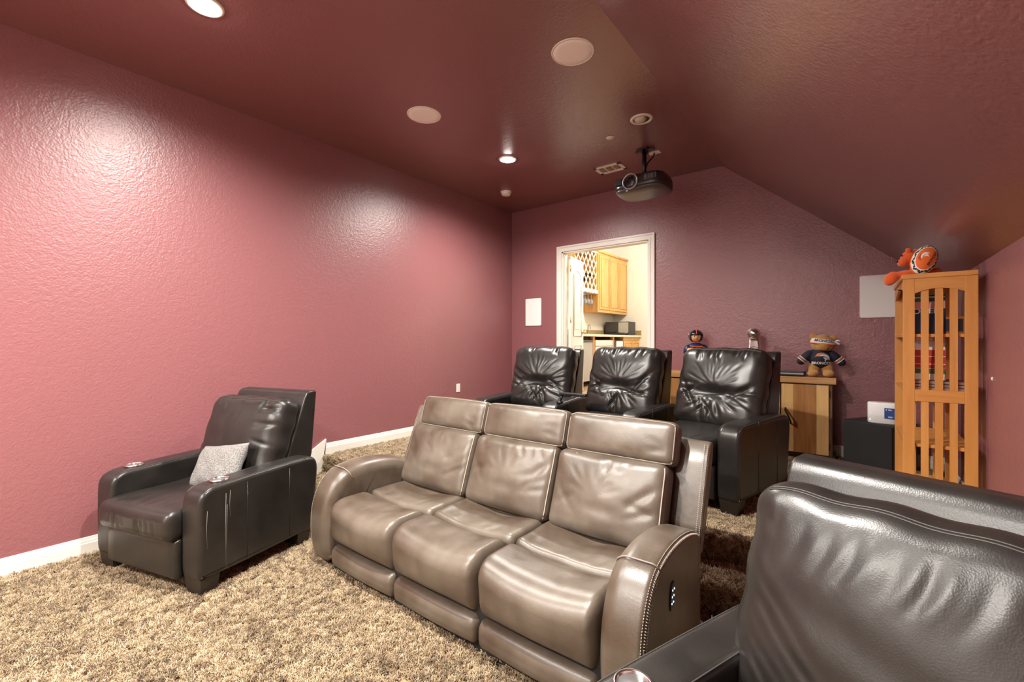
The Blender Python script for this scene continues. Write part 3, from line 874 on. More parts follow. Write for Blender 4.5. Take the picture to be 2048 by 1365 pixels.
SPK = mat('speaker_grille', (0.93, 0.92, 0.91), 0.7, bump=(900, 0.3, 0.001))
for x, y, lb in ((-1.557, 2.69, 'round white ceiling speaker closest to the sloping ceiling'), (-3.03, 2.63, 'round white ceiling speaker nearer the left wall')):
    t = thing('ceiling_speaker', lb, 'speaker', (x, y, ZC), 0, 'ceiling speakers')
    lathe('grille', [(0, -0.006), (0.10, -0.0058), (0.136, -0.005), (0.139, -0.002)], SPK, t, seg=48)
    lathe('rim', [(0.138, 0.0), (0.138, -0.006), (0.146, -0.006), (0.149, 0.0)], WHITE, t, seg=48)
t = thing('smoke_detector', 'small white round smoke detector on the ceiling by the far left corner', 'smoke detector', (-3.724, 4.66, ZC))
lathe('mount', [(0, -0.014), (0.072, -0.014), (0.074, 0.0)], WHITE, t, seg=36)
lathe('housing', [(0.0, -0.052), (0.045, -0.051), (0.058, -0.044), (0.062, -0.020), (0.062, -0.014)], WHITE, t, seg=36)
t = thing('sprinkler_cover', 'small plain white disc on the ceiling left of the projector mount', 'sprinkler', (-1.916, 4.045, ZC))
lathe('disc', [(0, -0.008), (0.042, -0.007), (0.044, -0.003)], WHITE, t, seg=28)
lathe('neck', [(0.028, -0.003), (0.028, 0)], WHITE, t, seg=20)

t = thing('air_vent', 'white rectangular louvred air vent in the ceiling beside the projector', 'air vent', (-2.26, 4.765, ZC))
hw, hh = 0.163, 0.113
box('frame', None, None, WHITE, t, 0.002, boxes=[((0, -hh + 0.02, -0.005), (2 * hw, 0.04, 0.010)), ((0, hh - 0.02, -0.005), (2 * hw, 0.04, 0.010)), ((-hw + 0.02, 0, -0.005), (0.04, 2 * hh, 0.010)), ((hw - 0.02, 0, -0.005), (0.04, 2 * hh, 0.010)), ((-0.045, 0, -0.005), (0.012, 2 * hh, 0.009)), ((0.045, 0, -0.005), (0.012, 2 * hh, 0.009))])
span('duct', (-hw + 0.02, -hh + 0.02, -0.0015), (hw - 0.02, hh - 0.02, -0.0005), mat('vent_dark', (0.26, 0.19, 0.13), 0.7), t)
VS = mat('vent_slat', (0.62, 0.52, 0.40), 0.5)
slat = None
for ci, cx in enumerate((-0.088, 0.0, 0.088)):
    for i in range(9):
        y = -0.066 + i * 0.0165
        if slat is None:
            slat = box('slat', (0, 0, 0), (0.072, 0.011, 0.0025), VS, t); slat.location = (cx, y, -0.0045); slat.rotation_euler = (R(28), 0, 0)
        else:
            c = slat.copy(); COL.objects.link(c); c.parent = t; c.location = (cx, y, -0.0045); c.rotation_euler = (R(28), 0, 0)

t = thing('ceiling_outlet', 'small white ceiling plate behind the projector mount with a cable', 'outlet', (-1.70, 4.655, ZC))
span('plate', (-0.06, -0.04, -0.006), (0.06, 0.04, 0), WHITE, t, 0.002)
tube('cable', [(0.0, 0.0, -0.005), (-0.01, -0.015, -0.05), (-0.045, -0.07, -0.12), (-0.05, -0.12, -0.20), (-0.03, -0.16, -0.25)], 0.008, BLKPL, t, 8)

# ------------------------------------------------------------------ projector
PROJ = mat('projector_shell', (0.020, 0.020, 0.022), 0.30, coat=0.3)
PROJ2 = mat('projector_underside', (0.085, 0.080, 0.075), 0.30)
pj = thing('projector', 'black ceiling projector hanging upside down from a pole mount', 'projector', (-1.715, 4.40, 2.935))
def superel(rx, ry, n, e=4.0):
    return [(rx * math.copysign(abs(math.cos(a)) ** (2 / e), math.cos(a)), ry * math.copysign(abs(math.sin(a)) ** (2 / e), math.sin(a))) for a in np.linspace(0, 2 * PI, n, endpoint=False)]
def loft(name, secs, m, parent):
    V = []; F = []; n = len(secs[0][0])
    for lp, z in secs: V += [(x, y, z) for x, y in lp]
    for j in range(len(secs) - 1):
        for i in range(n): F.append((j * n + i, j * n + (i + 1) % n, (j + 1) * n + (i + 1) % n, (j + 1) * n + i))
    F.append(tuple(range(n))[::-1]); F.append(tuple((len(secs) - 1) * n + i for i in range(n)))
    return link(name, mesh(V, F), m, parent)
loft('lower_shell', [(superel(0.16, 0.12, 56, 3), 0.040), (superel(0.21, 0.165, 56, 3.2), 0.045), (superel(0.240, 0.195, 56, 3.5), 0.056), (superel(0.252, 0.207, 56, 4), 0.070), (superel(0.256, 0.21, 56, 4), 0.080)], PROJ2, pj)
up = loft('upper_shell', [(superel(0.257, 0.211, 56, 4), 0.080), (superel(0.259, 0.213, 56, 4), 0.11), (superel(0.256, 0.210, 56, 4), 0.170), (superel(0.240, 0.195, 56, 4), 0.205), (superel(0.205, 0.165, 56, 4), 0.215)], PROJ, pj)
ln = lathe('lens_barrel', [(0.070, 0.0), (0.072, 0.035), (0.066, 0.040), (0.058, 0.036), (0.054, 0.018), (0.0, 0.016)], PROJ, pj, (-0.055, -0.187, 0.138), (R(90), 0, 0), 40)
lathe('lens_ring', [(0.066, 0.034), (0.070, 0.041), (0.078, 0.041), (0.079, 0.030), (0.074, 0.020)], mat('lens_ring_grey', (0.40, 0.39, 0.38), 0.35, metal=0.5), ln, seg=40)
lathe('lens_glass', [(0.0, 0.030), (0.025, 0.028), (0.045, 0.022), (0.054, 0.017)], mat('lens_glass', (0.010, 0.011, 0.014), 0.06, spec=0.8), ln, seg=36)
vent_m = mat('projector_vent', (0.22, 0.22, 0.22), 0.4)
for i in range(9): box('vent_fin', (0.085 + i * 0.014, -0.2105, 0.155), (0.005, 0.008, 0.050), vent_m, pj, 0.001)
span('intake_grille', (-0.222, -0.2130, 0.125), (-0.150, -0.185, 0.180), BLKMAT, pj, 0.004)
ellipsoid('status_light', (0.010, 0.003, 0.003), mat('blue_led', (0.2, 0.25, 0.9), 0.4, emit=((0.25, 0.25, 1.0), 3)), pj, (-0.10, -0.195, 0.060), 10, 6)
lathe('mount_foot', [(0, 0.215), (0.10, 0.215), (0.10, 0.228), (0.05, 0.238), (0.034, 0.262), (0, 0.262)], BLKPL, pj, (-0.02, 0.05, 0), seg=28)
tube('mount_pole', [(-0.02, 0.05, 0.255), (-0.03, 0.09, 0.56)], 0.024, BLKPL, pj, 14)
box('ceiling_bracket', None, None, BLKPL, pj, 0.003, boxes=[((-0.03, 0.10, 0.560), (0.09, 0.09, 0.02)), ((-0.03, 0.10, 0.545), (0.20, 0.035, 0.014)), ((-0.03, 0.10, 0.53), (0.06, 0.06, 0.04))])
for sx in (-1, 1): tube('mount_arm', [(-0.02, 0.05, 0.235), (-0.02 + sx * 0.13, 0.05 - 0.06, 0.222), (-0.02 + sx * 0.15, -0.03, 0.208)], 0.008, BLKPL, pj, 8)

# ================================================================== WALL FITTINGS
ps = thing('projection_screen', 'wide white projection screen in a black frame on the front wall, out of view', 'screen', (-1.95, YF, 0.75))  # unseen; presumed from the projector, added to bounce light onto ceiling and back wall
span('screen_surface', (-1.75, 0.012, 0.0), (1.75, 0.026, 1.97), mat('screen_white', (0.88, 0.88, 0.88), 0.8), ps)
box('screen_frame', None, None, BLKMAT, ps, 0.004, boxes=[((0, 0.02, -0.04), (3.66, 0.04, 0.08)), ((0, 0.02, 2.01), (3.66, 0.04, 0.08)), ((-1.79, 0.02, 0.985), (0.08, 0.04, 1.97)), ((1.79, 0.02, 0.985), (0.08, 0.04, 1.97))])
def wallplate(x0, x1, z0, z1, label):
    t = thing('wall_speaker', label, 'speaker', ((x0 + x1) / 2, YB, (z0 + z1) / 2), 0, 'white wall speakers on the back wall')
    hw, hh = (x1 - x0) / 2, (z1 - z0) / 2
    box('grille', (0, -0.008, 0), (2 * hw - 0.012, 0.010, 2 * hh - 0.012), SPK2, t, 0.002)
    box('frame', None, None, WHITE, t, 0.0, boxes=[((-hw + 0.004, -0.006, 0), (0.008, 0.012, 2 * hh)), ((hw - 0.004, -0.006, 0), (0.008, 0.012, 2 * hh)), ((0, -0.006, hh - 0.004), (2 * hw, 0.012, 0.008)), ((0, -0.006, -hh + 0.004), (2 * hw, 0.012, 0.008))])
SPK2 = mat('white_grille', (0.86, 0.86, 0.84), 0.6, bump=(700, 0.2, 0.001))
wallplate(-3.995, -3.710, 1.725, 2.135, 'white rectangular wall speaker left of the doorway')
wallplate(0.020, 0.306, 1.72, 2.125, 'white rectangular wall speaker partly behind the tall bookcase')
ol = thing('wall_outlet', 'white electrical outlet low on the left wall beside the back row', 'outlet', (XL, 4.30, 0.86))
span('plate', (0, -0.035, -0.057), (0.006, 0.035, 0.057), WHITE, ol, 0.002)
for z in (-0.02, 0.02): span('socket', (0.006, -0.014, z - 0.013), (0.0075, 0.014, z + 0.013), TRIM, ol, 0.0005)

wa = thing('wall_anchor', 'tiny white screw anchor left in the right wall beside the bookcase', 'wall anchor', (XR, 3.727, 1.277))
span('sleeve', (-0.006, -0.004, -0.007), (0.0, 0.004, 0.007), WHITE, wa, 0.001); span('lip', (-0.003, -0.006, -0.010), (0.0, 0.006, 0.010), WHITE, wa, 0.001)
# ================================================================== BACK RIGHT CORNER
# ---- wooden console
LW = wood('console_pale', (0.62, 0.36, 0.13), (0.74, 0.48, 0.20), 3.0, 'Z', 0.4, 16)
MW = wood('console_mid', (0.30, 0.125, 0.035), (0.48, 0.23, 0.075), 3.0, 'Z', 0.4, 16)
DWD = wood('console_dark', (0.10, 0.045, 0.022), (0.19, 0.09, 0.045), 4.0, 'Z', 0.45, 10)
TW = wood('console_top', (0.36, 0.17, 0.06), (0.52, 0.29, 0.11), 3.0, 'X', 0.4, 14)
CX0, CX1, CYF, CYB, CZ = -1.78, -0.165, 5.150, 5.455, 1.145
cs = thing('wooden_console', 'wooden console cabinet with two-tone plank doors behind the back row', 'cabinet', ((CX0 + CX1) / 2, CYF, Z2))
LEN = CX1 - CX0; D = CYB - CYF; CH = CZ - Z2
span('carcass', (-LEN / 2 + 0.015, 0.012, 0.06), (LEN / 2 - 0.02, D, CH - 0.06), DWD, cs)
span('top', (-LEN / 2 - 0.005, -0.025, CH - 0.06), (LEN / 2 + 0.012, D + 0.005, CH), TW, cs, 0.004)
span('plinth', (-LEN / 2 + 0.03, 0.03, 0.0), (LEN / 2 - 0.0, D, 0.06), DWD, cs)
dw = 0.385; gap = 0.012
for i in range(4):
    x1 = LEN / 2 - 0.045 - i * (dw + gap); x0 = x1 - dw
    d = bpy.data.objects.new('door', None); COL.objects.link(d); d.parent = cs
    z0, z1 = 0.075, CH - 0.072
    for a, b, m_ in ((0, 0.27, LW), (0.27, 0.745, MW), (0.745, 1.0, LW)):
        span('plank', (x0 + dw * a + 0.0006, -0.014, z0), (x0 + dw * b - 0.0006, 0.010, z1), m_, d, 0.0015)
    xh = x0 + 0.055
    tube('handle', [(xh - 0.02, -0.012, z1 - 0.24), (xh - 0.022, -0.035, z1 - 0.26), (xh + 0.004, -0.045, z1 - 0.31), (xh + 0.026, -0.035, z1 - 0.37), (xh + 0.024, -0.012, z1 - 0.39)], 0.008, BLKMAT, d, 8)
    for zz in (z0 + 0.08, z1 - 0.08): span('hinge', (x1 + 0.001, -0.008, zz - 0.03), (x1 + 0.009, 0.011, zz + 0.03), BLKMAT, d)
# ---- flat player on the console
pb = thing('media_player', 'flat black and silver media player lying on the console beside the bear', 'media player', (-0.56, 5.29, CZ))
span('case', (-0.20, -0.11, 0.006), (0.15, 0.11, 0.045), BLKPL, pb, 0.004)
span('front_bezel', (-0.198, -0.1125, 0.020), (0.148, -0.1095, 0.034), mat('silver', (0.45, 0.45, 0.44), 0.35, metal=0.7), pb, 0.001)
for x in (-0.17, 0.12): span('foot', (x - 0.015, -0.09, 0.0), (x + 0.015, -0.06, 0.007), BLKMAT, pb)

# ---- football trophy
SILV = mat('polished_silver', (0.66, 0.63, 0.61), 0.28, metal=1.0)
tr = thing('football_trophy', 'silver football trophy on a tapered stand behind the back row', 'trophy', (-0.862, 5.27, CZ), R(12))
def tri_loop(r, bulge):
    out = []
    for k in range(3):
        a0 = R(-90 + 60 + k * 120); a1 = a0 + R(120)
        for t_ in np.linspace(0, 1, 8, endpoint=False):
            p = np.array([math.cos(a0), math.sin(a0)]) * (1 - t_) + np.array([math.cos(a1), math.sin(a1)]) * t_
            out.append(tuple(p * r * (1 - bulge * math.sin(t_ * PI))))
    return out
loft('stand', [(tri_loop(0.092, 0.0), 0.0), (tri_loop(0.088, 0.03), 0.06), (tri_loop(0.070, 0.05), 0.20), (tri_loop(0.052, 0.06), 0.33), (tri_loop(0.043, 0.05), 0.385)], SILV, tr)
ball = ellipsoid('ball', (0.062, 0.100, 0.058), SILV, tr, (0, 0, 0.428), 36, 22)
tube('ball_seam', [(0.0625 * math.cos(a), 0, 0.428 + 0.0585 * math.sin(a)) for a in np.linspace(0, 2 * PI, 28, endpoint=False)], 0.0015, SILV, ball, 5, True)
EMB = mat('emblem_dark', (0.06, 0.055, 0.055), 0.4)
me = text_mesh('NFL', 0.040, 0.0007)
decal('emblem', me, EMB, tr, lambda u, v: (u, -0.042 - 0.0 + (v * 0.10) - 0.001, 0.255 + v))
sh = [(-0.034, 0.030), (0, 0.042), (0.034, 0.030), (0.036, -0.012), (0, -0.048), (-0.036, -0.012)]
tube('emblem_outline', [(x, -0.0425 + z * 0.10, 0.252 + z) for x, z in sh], 0.0022, EMB, tr, 5, True)

# ---- bobble-head figurine
SKIN = mat('figurine_skin', (0.72, 0.36, 0.17), 0.35)
NAVY = mat('figurine_navy', (0.010, 0.022, 0.075), 0.35)
HELM = mat('helmet_navy', (0.008, 0.010, 0.022), 0.15, coat=0.6)
ORAN = mat('team_orange', (0.72, 0.14, 0.02), 0.5)
WH = mat('print_white', (0.80, 0.79, 0.77), 0.6)
bbm = thing('bobblehead_figurine', 'toy football player figurine with a dark helmet behind the back row', 'figurine', (-1.447, 5.27, CZ), R(22))
lathe('stand', [(0, 0), (0.07, 0), (0.07, 0.02), (0.06, 0.026), (0, 0.026)], BLKPL, bbm, seg=28)
blob('body', [((0.036, 0.036, 0.085), (-0.038, 0, 0.10)), ((0.036, 0.036, 0.085), (0.038, 0, 0.10)), ((0.080, 0.055, 0.085), (0, 0, 0.225)), ((0.098, 0.052, 0.050), (0, 0, 0.282)), ((0.036, 0.038, 0.062), (-0.096, -0.010, 0.252), (0, R(22), 0)), ((0.036, 0.038, 0.062), (0.096, -0.006, 0.252), (0, R(-18), 0))], NAVY, bbm, 0.006)
blob('hand', [((0.028, 0.030, 0.036), (-0.076, -0.060, 0.238)), ((0.024, 0.03, 0.024), (-0.052, -0.070, 0.248))], SKIN, bbm, 0.004)
fb = ellipsoid('football', (0.062, 0.030, 0.036), mat('football_brown', (0.10, 0.035, 0.02), 0.5), bbm, (0.0, -0.064, 0.252), 20, 12)
me = text_mesh('01', 0.050, 0.0014)
decal('number', me, WH, bbm, lambda u, v: (0.012 + u, -0.0965, 0.256 + v))
span('stripe', (-0.045, -0.0945, 0.284), (0.06, -0.050, 0.294), ORAN, bbm)
n_before = set(bpy.data.objects)
hd = ellipsoid('head', (0.074, 0.076, 0.086), SKIN, bbm, (0, -0.006, 0.362), 28, 20)
ellipsoid('nose', (0.013, 0.014, 0.011), SKIN, hd, (0, -0.083, 0.352), 12, 8)
for s in (-1, 1):
    ellipsoid('eye', (0.016, 0.006, 0.011), WH, hd, (s * 0.029, -0.073, 0.374), 14, 8)
    ellipsoid('pupil', (0.007, 0.004, 0.008), BLKPL, hd, (s * 0.026, -0.078, 0.373), 10, 6)
    ellipsoid('ear', (0.008, 0.012, 0.016), SKIN, hd, (s * 0.072, -0.005, 0.355), 10, 8)
tube('mouth', [(-0.024, -0.072, 0.325), (0, -0.078, 0.319), (0.024, -0.072, 0.325)], 0.0025, mat('mouth_red', (0.35, 0.08, 0.05), 0.5), hd, 5)
# helmet: a shell open at the face
V = []; F = []; nu, nv = 40, 22
for i in range(nv + 1):
    ph = R(90 - 150 * i / nv)
    for j in range(nu + 1):
        th_ = 2 * PI * j / nu
        V.append((0.092 * math.cos(ph) * math.sin(th_), 0.004 - 0.094 * math.cos(ph) * math.cos(th_), 0.372 + 0.098 * math.sin(ph)))
for i in range(nv):
    for j in range(nu):
        ph = 90 - 150 * (i + 0.5) / nv; az = 360 * (j + 0.5) / nu; az = az - 360 if az > 180 else az
        if ph < 14 and abs(az) < 54: continue
        F.append((i * (nu + 1) + j, i * (nu + 1) + j + 1, (i + 1) * (nu + 1) + j + 1, (i + 1) * (nu + 1) + j))
hl = link('helmet', mesh(V, F), HELM, bbm); hl.modifiers.new('thick', 'SOLIDIFY').thickness = 0.006
tube('helmet_stripe', [(0, 0.004 - 0.0985 * math.cos(R(a)), 0.372 + 0.1015 * math.sin(R(a))) for a in np.linspace(18, 170, 22)], 0.0065, ORAN, hl, 6)
tube('helmet_edge', [(0.091 * math.sin(R(a)) * 0.99, 0.004 - 0.095 * math.cos(R(a)), 0.392) for a in np.linspace(-54, 54, 15)], 0.004, HELM, hl, 6)
for s in (-1, 1): ellipsoid('helmet_logo', (0.003, 0.030, 0.018), WH, hl, (s * 0.0925, -0.005, 0.400), 14, 8)

for o in set(bpy.data.objects) - n_before:
    if o.type == 'MESH':
        for v in o.data.vertices: v.co = Vector((v.co.x * 0.80, v.co.y * 0.80, 0.335 + (v.co.z - 0.276) * 0.72))
# ---- team logo shape (horse head), drawn as flat print
MANE = [(-0.95, 0.12), (-0.62, 0.50), (-0.78, 0.52), (-0.30, 0.72), (0.20, 0.74), (0.52, 0.62), (0.10, 0.58), (-0.30, 0.44), (-0.58, 0.22)]
HEAD = [(-0.58, 0.18), (-0.28, 0.40), (0.10, 0.54), (0.55, 0.50), (0.84, 0.26), (0.96, -0.10), (0.92, -0.46), (0.74, -0.20), (0.50, 0.08), (0.12, 0.24), (-0.25, 0.22)]
MUZZ = [(0.02, 0.12), (0.38, 0.06), (0.62, -0.18), (0.60, -0.34), (0.44, -0.30), (0.34, -0.56), (0.22, -0.46), (0.28, -0.24), (0.12, -0.10)]

# ---- teddy bear in a jersey
FUR = mat('honey_plush', (0.46, 0.225, 0.045), 0.9, bump=(200, 0.8, 0.006, 4), sheen=0.4)
JER = mat('jersey_navy', (0.008, 0.008, 0.022), 0.75, bump=(400, 0.4, 0.002))
tb_ = thing('teddy_bear', 'honey brown teddy bear in a navy jersey and headband on the console', 'teddy bear', (-0.283, 5.28, CZ), R(8))
blob('body', [((0.046, 0.044, 0.075), (-0.056, -0.012, 0.078)), ((0.046, 0.044, 0.075), (0.056, -0.012, 0.078)), ((0.050, 0.066, 0.034), (-0.062, -0.048, 0.034)), ((0.050, 0.066, 0.034), (0.062, -0.048, 0.034)), ((0.088, 0.075, 0.09), (0, 0, 0.17)),
              ((0.098, 0.090, 0.082), (0.018, -0.012, 0.320)), ((0.055, 0.045, 0.042), (0.012, -0.080, 0.298)), ((0.036, 0.018, 0.034), (-0.055, 0.0, 0.392)), ((0.036, 0.018, 0.034), (0.098, 0.0, 0.372)), ((0.05, 0.06, 0.03), (0.02, -0.01, 0.385))], FUR, tb_, 0.0065)
jr = blob('jersey', [((0.100, 0.088, 0.094), (0, -0.002, 0.175)), ((0.080, 0.07, 0.05), (0, 0, 0.235)), ((0.040, 0.042, 0.085), (-0.118, -0.020, 0.195), (0, R(42), 0)), ((0.040, 0.042, 0.085), (0.122, -0.015, 0.190), (0, R(-40), 0)), ((0.036, 0.036, 0.036), (-0.160, -0.024, 0.150)), ((0.036, 0.036, 0.036), (0.165, -0.02, 0.145))], JER, tb_, 0.0065)
for s in (-1, 1):
    c = Vector((s * 0.148, -0.019, 0.168)); ax = Vector((s * 0.67, 0, -0.74)).normalized()
    for d, m_ in ((-0.012, WH), (0.0, ORAN), (0.012, WH)):
        x = ax.cross(Vector((0, 1, 0))).normalized(); y = Vector((0, 1, 0))
        tube('sleeve_stripe', [c + ax * d + x * (0.0395 * math.cos(a)) + y * (0.041 * math.sin(a)) for a in np.linspace(0, 2 * PI, 20, endpoint=False)], 0.004, m_, jr, 6, True)
def chest(u, v, off=0.0035):
    q = max(0.02, 1 - (u / 0.103) ** 2 - ((v) / 0.115) ** 2)
    return (u, -0.002 - 0.089 * math.sqrt(q) - off, 0.178 + v)
def on_chest(loops, cx, cv, sc, m_, name, sub=2):
    me = poly_mesh([[(cx + p[0] * sc, cv + p[1] * sc) for p in lp] for lp in loops], sub)
    return decal(name, me, m_, jr, lambda u, v: chest(u, v))
GREYP = mat('print_silver', (0.55, 0.55, 0.56), 0.6)
on_chest([MANE], 0.005, 0.012, 0.062, ORAN, 'logo_mane')
on_chest([HEAD], 0.008, 0.012, 0.062, GREYP, 'logo_head'); on_chest([MUZZ], 0.012, 0.010, 0.062, GREYP, 'logo_muzzle')
decal('lettering', text_mesh('BRONCOS', 0.034, 0.0008), WH, jr, lambda u, v: chest(u + 0.004, v - 0.042))
# headband
def headp(a, z, k=1.03):
    q = math.sqrt(max(0.05, 1 - (z / 0.084) ** 2))
    return (0.018 + 0.0985 * k * q * math.sin(a), -0.012 - 0.0925 * k * q * math.cos(a), 0.320 + z - 0.012 * math.sin(a))
V = []; F = []
rows = [(-0.004, 1.0), (-0.002, 1.05), (0.014, 1.06), (0.030, 1.06), (0.046, 1.05), (0.048, 1.0)]
for z, k in rows:
    for j in range(49): V.append(headp(2 * PI * j / 48, z, k))
for i in range(len(rows) - 1):
    for j in range(48): F.append((i * 49 + j, i * 49 + j + 1, (i + 1) * 49 + j + 1, (i + 1) * 49 + j))
hb = link('headband', mesh(V, F), mat('headband_white', (0.74, 0.72, 0.70), 0.8), tb_)
decal('lettering', text_mesh('BRONCOS', 0.034, 0.0010), mat('print_navy', (0.010, 0.012, 0.035), 0.7), hb, lambda u, v: headp(u / 0.098, 0.030 + v, 1.09))
tube('headband_stripe', [headp(a, 0.002, 1.07) for a in np.linspace(0, 2 * PI, 48, endpoint=False)], 0.006, ORAN, hb, 6, True)
for s, e in ((1, (0.155, -0.03, 0.345)), (1, (0.150, -0.04, 0.318))): tube('headband_tie', [(0.112, -0.02, 0.345), ((0.112 + e[0]) / 2, -0.035, e[2] + 0.01), e], [0.006, 0.008, 0.010], WH, hb, 6)

# ---- subwoofer and router
sw = thing('subwoofer', 'black subwoofer cube on the carpet between the console and the bookcase', 'subwoofer', (0.065, 5.048, Z2), R(-31))
bm = bmesh.new(); box_into(bm, (0, 0.19, 0.235), (0.40, 0.345, 0.40), None, 0.012); link('cabinet', from_bm(bm), mat('sub_black', (0.010, 0.009, 0.009), 0.5), sw, smooth=False)
rbox('grille', (0.392, 0.020, 0.395), (0.012, 0.009, 0.012), (4, 2, 4), mat('sub_cloth', (0.012, 0.011, 0.011), 0.85, bump=(600, 0.3, 0.001)), sw, (0, 0.010, 0.235))
for x in (-0.15, 0.15):
    for y in (0.06, 0.32): lathe('foot', [(0, 0), (0.022, 0), (0.026, 0.036), (0, 0.036)], BLKMAT, sw, (x, y, 0), seg=18)
rt = thing('wifi_router', 'white rounded router with a blue label standing on the subwoofer', 'router', (0.185, 5.115, Z2 + 0.435), R(-6))
loft('body', [(superel(0.105, 0.060, 48, 3.2), 0.0), (superel(0.110, 0.064, 48, 3.2), 0.006), (superel(0.111, 0.065, 48, 3.2), 0.17), (superel(0.108, 0.062, 48, 3.2), 0.18), (superel(0.09, 0.048, 48, 3.2), 0.183)], mat('router_white', (0.88, 0.87, 0.85), 0.4), rt)
BLUE = mat('label_blue', (0.006, 0.045, 0.22), 0.5)
span('label_sticker', (0.010, -0.0662, 0.048), (0.080, -0.0640, 0.140), BLUE, rt)
for z, w_ in ((0.128, 0.020), (0.121, 0.026), (0.066, 0.030), (0.060, 0.026)): span('label_print', (0.036, -0.0667, z - 0.0018), (0.036 + w_, -0.0660, z + 0.0018), WH, rt)
span('label_print', (0.020, -0.0667, 0.119), (0.026, -0.0660, 0.130), WH, rt)
ellipsoid('status_light', (0.004, 0.003, 0.004), mat('led_white', (1, 1, 1), 0.4, emit=((1, 1, 1), 4)), rt, (-0.088, -0.050, 0.030), 10, 6)

# ================================================================== BOOKCASE
CHY = wood('cherry', (0.52, 0.215, 0.050), (0.64, 0.295, 0.078), 2.4, 'Z', 0.38, 9)
CHX = wood('cherry_across', (0.52, 0.215, 0.050), (0.64, 0.295, 0.078), 2.4, 'X', 0.38, 9)
BX0, BX1, BY0, BY1, BH = 0.235, 0.577, 3.83, 4.62, 1.59
bk = thing('slatted_bookcase', 'tall cherry wood bookcase with slatted sides against the right wall', 'bookcase', ((BX0 + BX1) / 2, (BY0 + BY1) / 2, Z2))
hx, hy = (BX1 - BX0) / 2, (BY1 - BY0) / 2
ST, SL, TH = 0.058, 0.037, 0.022
def side(y, sgn):
    for x0 in (-hx, hx - ST): span('stile', (x0, y - TH / 2, 0), (x0 + ST, y + TH / 2, BH - 0.03), CHY, bk, 0.002)
    inner = 2 * hx - 2 * ST
    # arched top rail
    pts = [(-inner / 2, BH - 0.03)] + [(inner / 2, BH - 0.03)]
    arch = [(x, BH - 0.125 + 0.028 * (1 - (2 * x / inner) ** 2)) for x in np.linspace(inner / 2, -inner / 2, 13)]
    V = [(x, y - TH / 2, z) for x, z in pts + arch] + [(x, y + TH / 2, z) for x, z in pts + arch]; n = len(pts + arch)
    bm = bmesh.new(); vs = [bm.verts.new(v) for v in V]
    for q in [(i, (i + 1) % n, n + (i + 1) % n, n + i) for i in range(n)] + [tuple(range(n)), tuple(range(n, 2 * n))]: bm.faces.new([vs[i] for i in q])
    bmesh.ops.triangulate(bm, faces=[f for f in bm.faces if len(f.verts) > 4])
    link('top_rail', from_bm(bm), CHX, bk, smooth=False)
    span('mid_rail', (-inner / 2, y - TH / 2, 0.775), (inner / 2, y + TH / 2, 0.850), CHX, bk, 0.002)
    span('bottom_rail', (-inner / 2, y - TH / 2, 0.06), (inner / 2, y + TH / 2, 0.14), CHX, bk, 0.002)
    gp = (inner - 3 * SL) / 4
    for k in range(3):
        x0 = -inner / 2 + gp + k * (SL + gp)
        for z0, z1 in ((0.14, 0.775), (0.85, BH - 0.098)): span('slat', (x0, y - 0.008, z0), (x0 + SL, y + 0.008, z1), CHY, bk, 0.0015)
side(-hy + TH / 2, -1); side(hy - TH / 2, 1)
span('top', (-hx - 0.006, -hy - 0.006, BH - 0.03), (hx, hy + 0.006, BH), CHX, bk, 0.003)
for z in (0.14, 0.50, 0.84, 1.205): span('shelf', (-hx + 0.008, -hy + TH, z - 0.020), (hx - 0.008, hy - TH, z), CHX, bk, 0.002)
# arched apron on the open front
n = 13; L = 2 * (hy - TH)
arch = [(y, BH - 0.115 + 0.05 * (1 - (2 * y / L) ** 2)) for y in np.linspace(L / 2, -L / 2, n)]
pts = [(-L / 2, BH - 0.03), (L / 2, BH - 0.03)] + arch
V = [(-hx + 0.004, y, z) for y, z in pts] + [(-hx + 0.020, y, z) for y, z in pts]; n = len(pts)
bm = bmesh.new(); vs = [bm.verts.new(v) for v in V]
for q in [(i, (i + 1) % n, n + (i + 1) % n, n + i) for i in range(n)] + [tuple(range(n)), tuple(range(n, 2 * n))]: bm.faces.new([vs[i] for i in q])
bmesh.ops.triangulate(bm, faces=[f for f in bm.faces if len(f.verts) > 4])
link('apron', from_bm(bm), CHY, bk, smooth=False)

# ---- what stands in it
bxc, byc = (BX0 + BX1) / 2, (BY0 + BY1) / 2
PAGE = mat('paper', (0.72, 0.69, 0.63), 0.8)
def magazine(label, x, y, z, w, h, cover, bands, texts, lean=8, group='magazines standing in the bookcase'):
    t = thing('magazine', label, 'magazine', (x, y, z), 0, group)
    t.rotation_euler = (R(-lean), 0, 0)
    span('pages', (-w / 2, -0.003, 0.001), (w / 2 - 0.001, 0.003, h - 0.001), PAGE, t)
    span('cover', (-w / 2, -0.0042, 0), (w / 2, -0.0030, h), cover, t)
    for a, b, m_ in bands: span('cover_band', (-w / 2 + 0.001, -0.0050, h * a), (w / 2 - 0.001, -0.0042, h * b), m_, t)
    for s, sz, u, v, m_ in texts: decal('cover_title', text_mesh(s, sz, 0.001), m_, t, lambda a, b: (u + a, -0.0056, h * v + b))
RED = mat('print_red', (0.55, 0.03, 0.03), 0.6); GREEN = mat('print_green', (0.03, 0.14, 0.03), 0.6); NB = mat('print_blue_black', (0.012, 0.022, 0.06), 0.5)
YEL = mat('print_cream', (0.75, 0.68, 0.40), 0.6); PINK = mat('print_pink', (0.70, 0.30, 0.30), 0.6); OLI = mat('print_olive', (0.10, 0.12, 0.03), 0.6)
zs = Z2 + 1.205
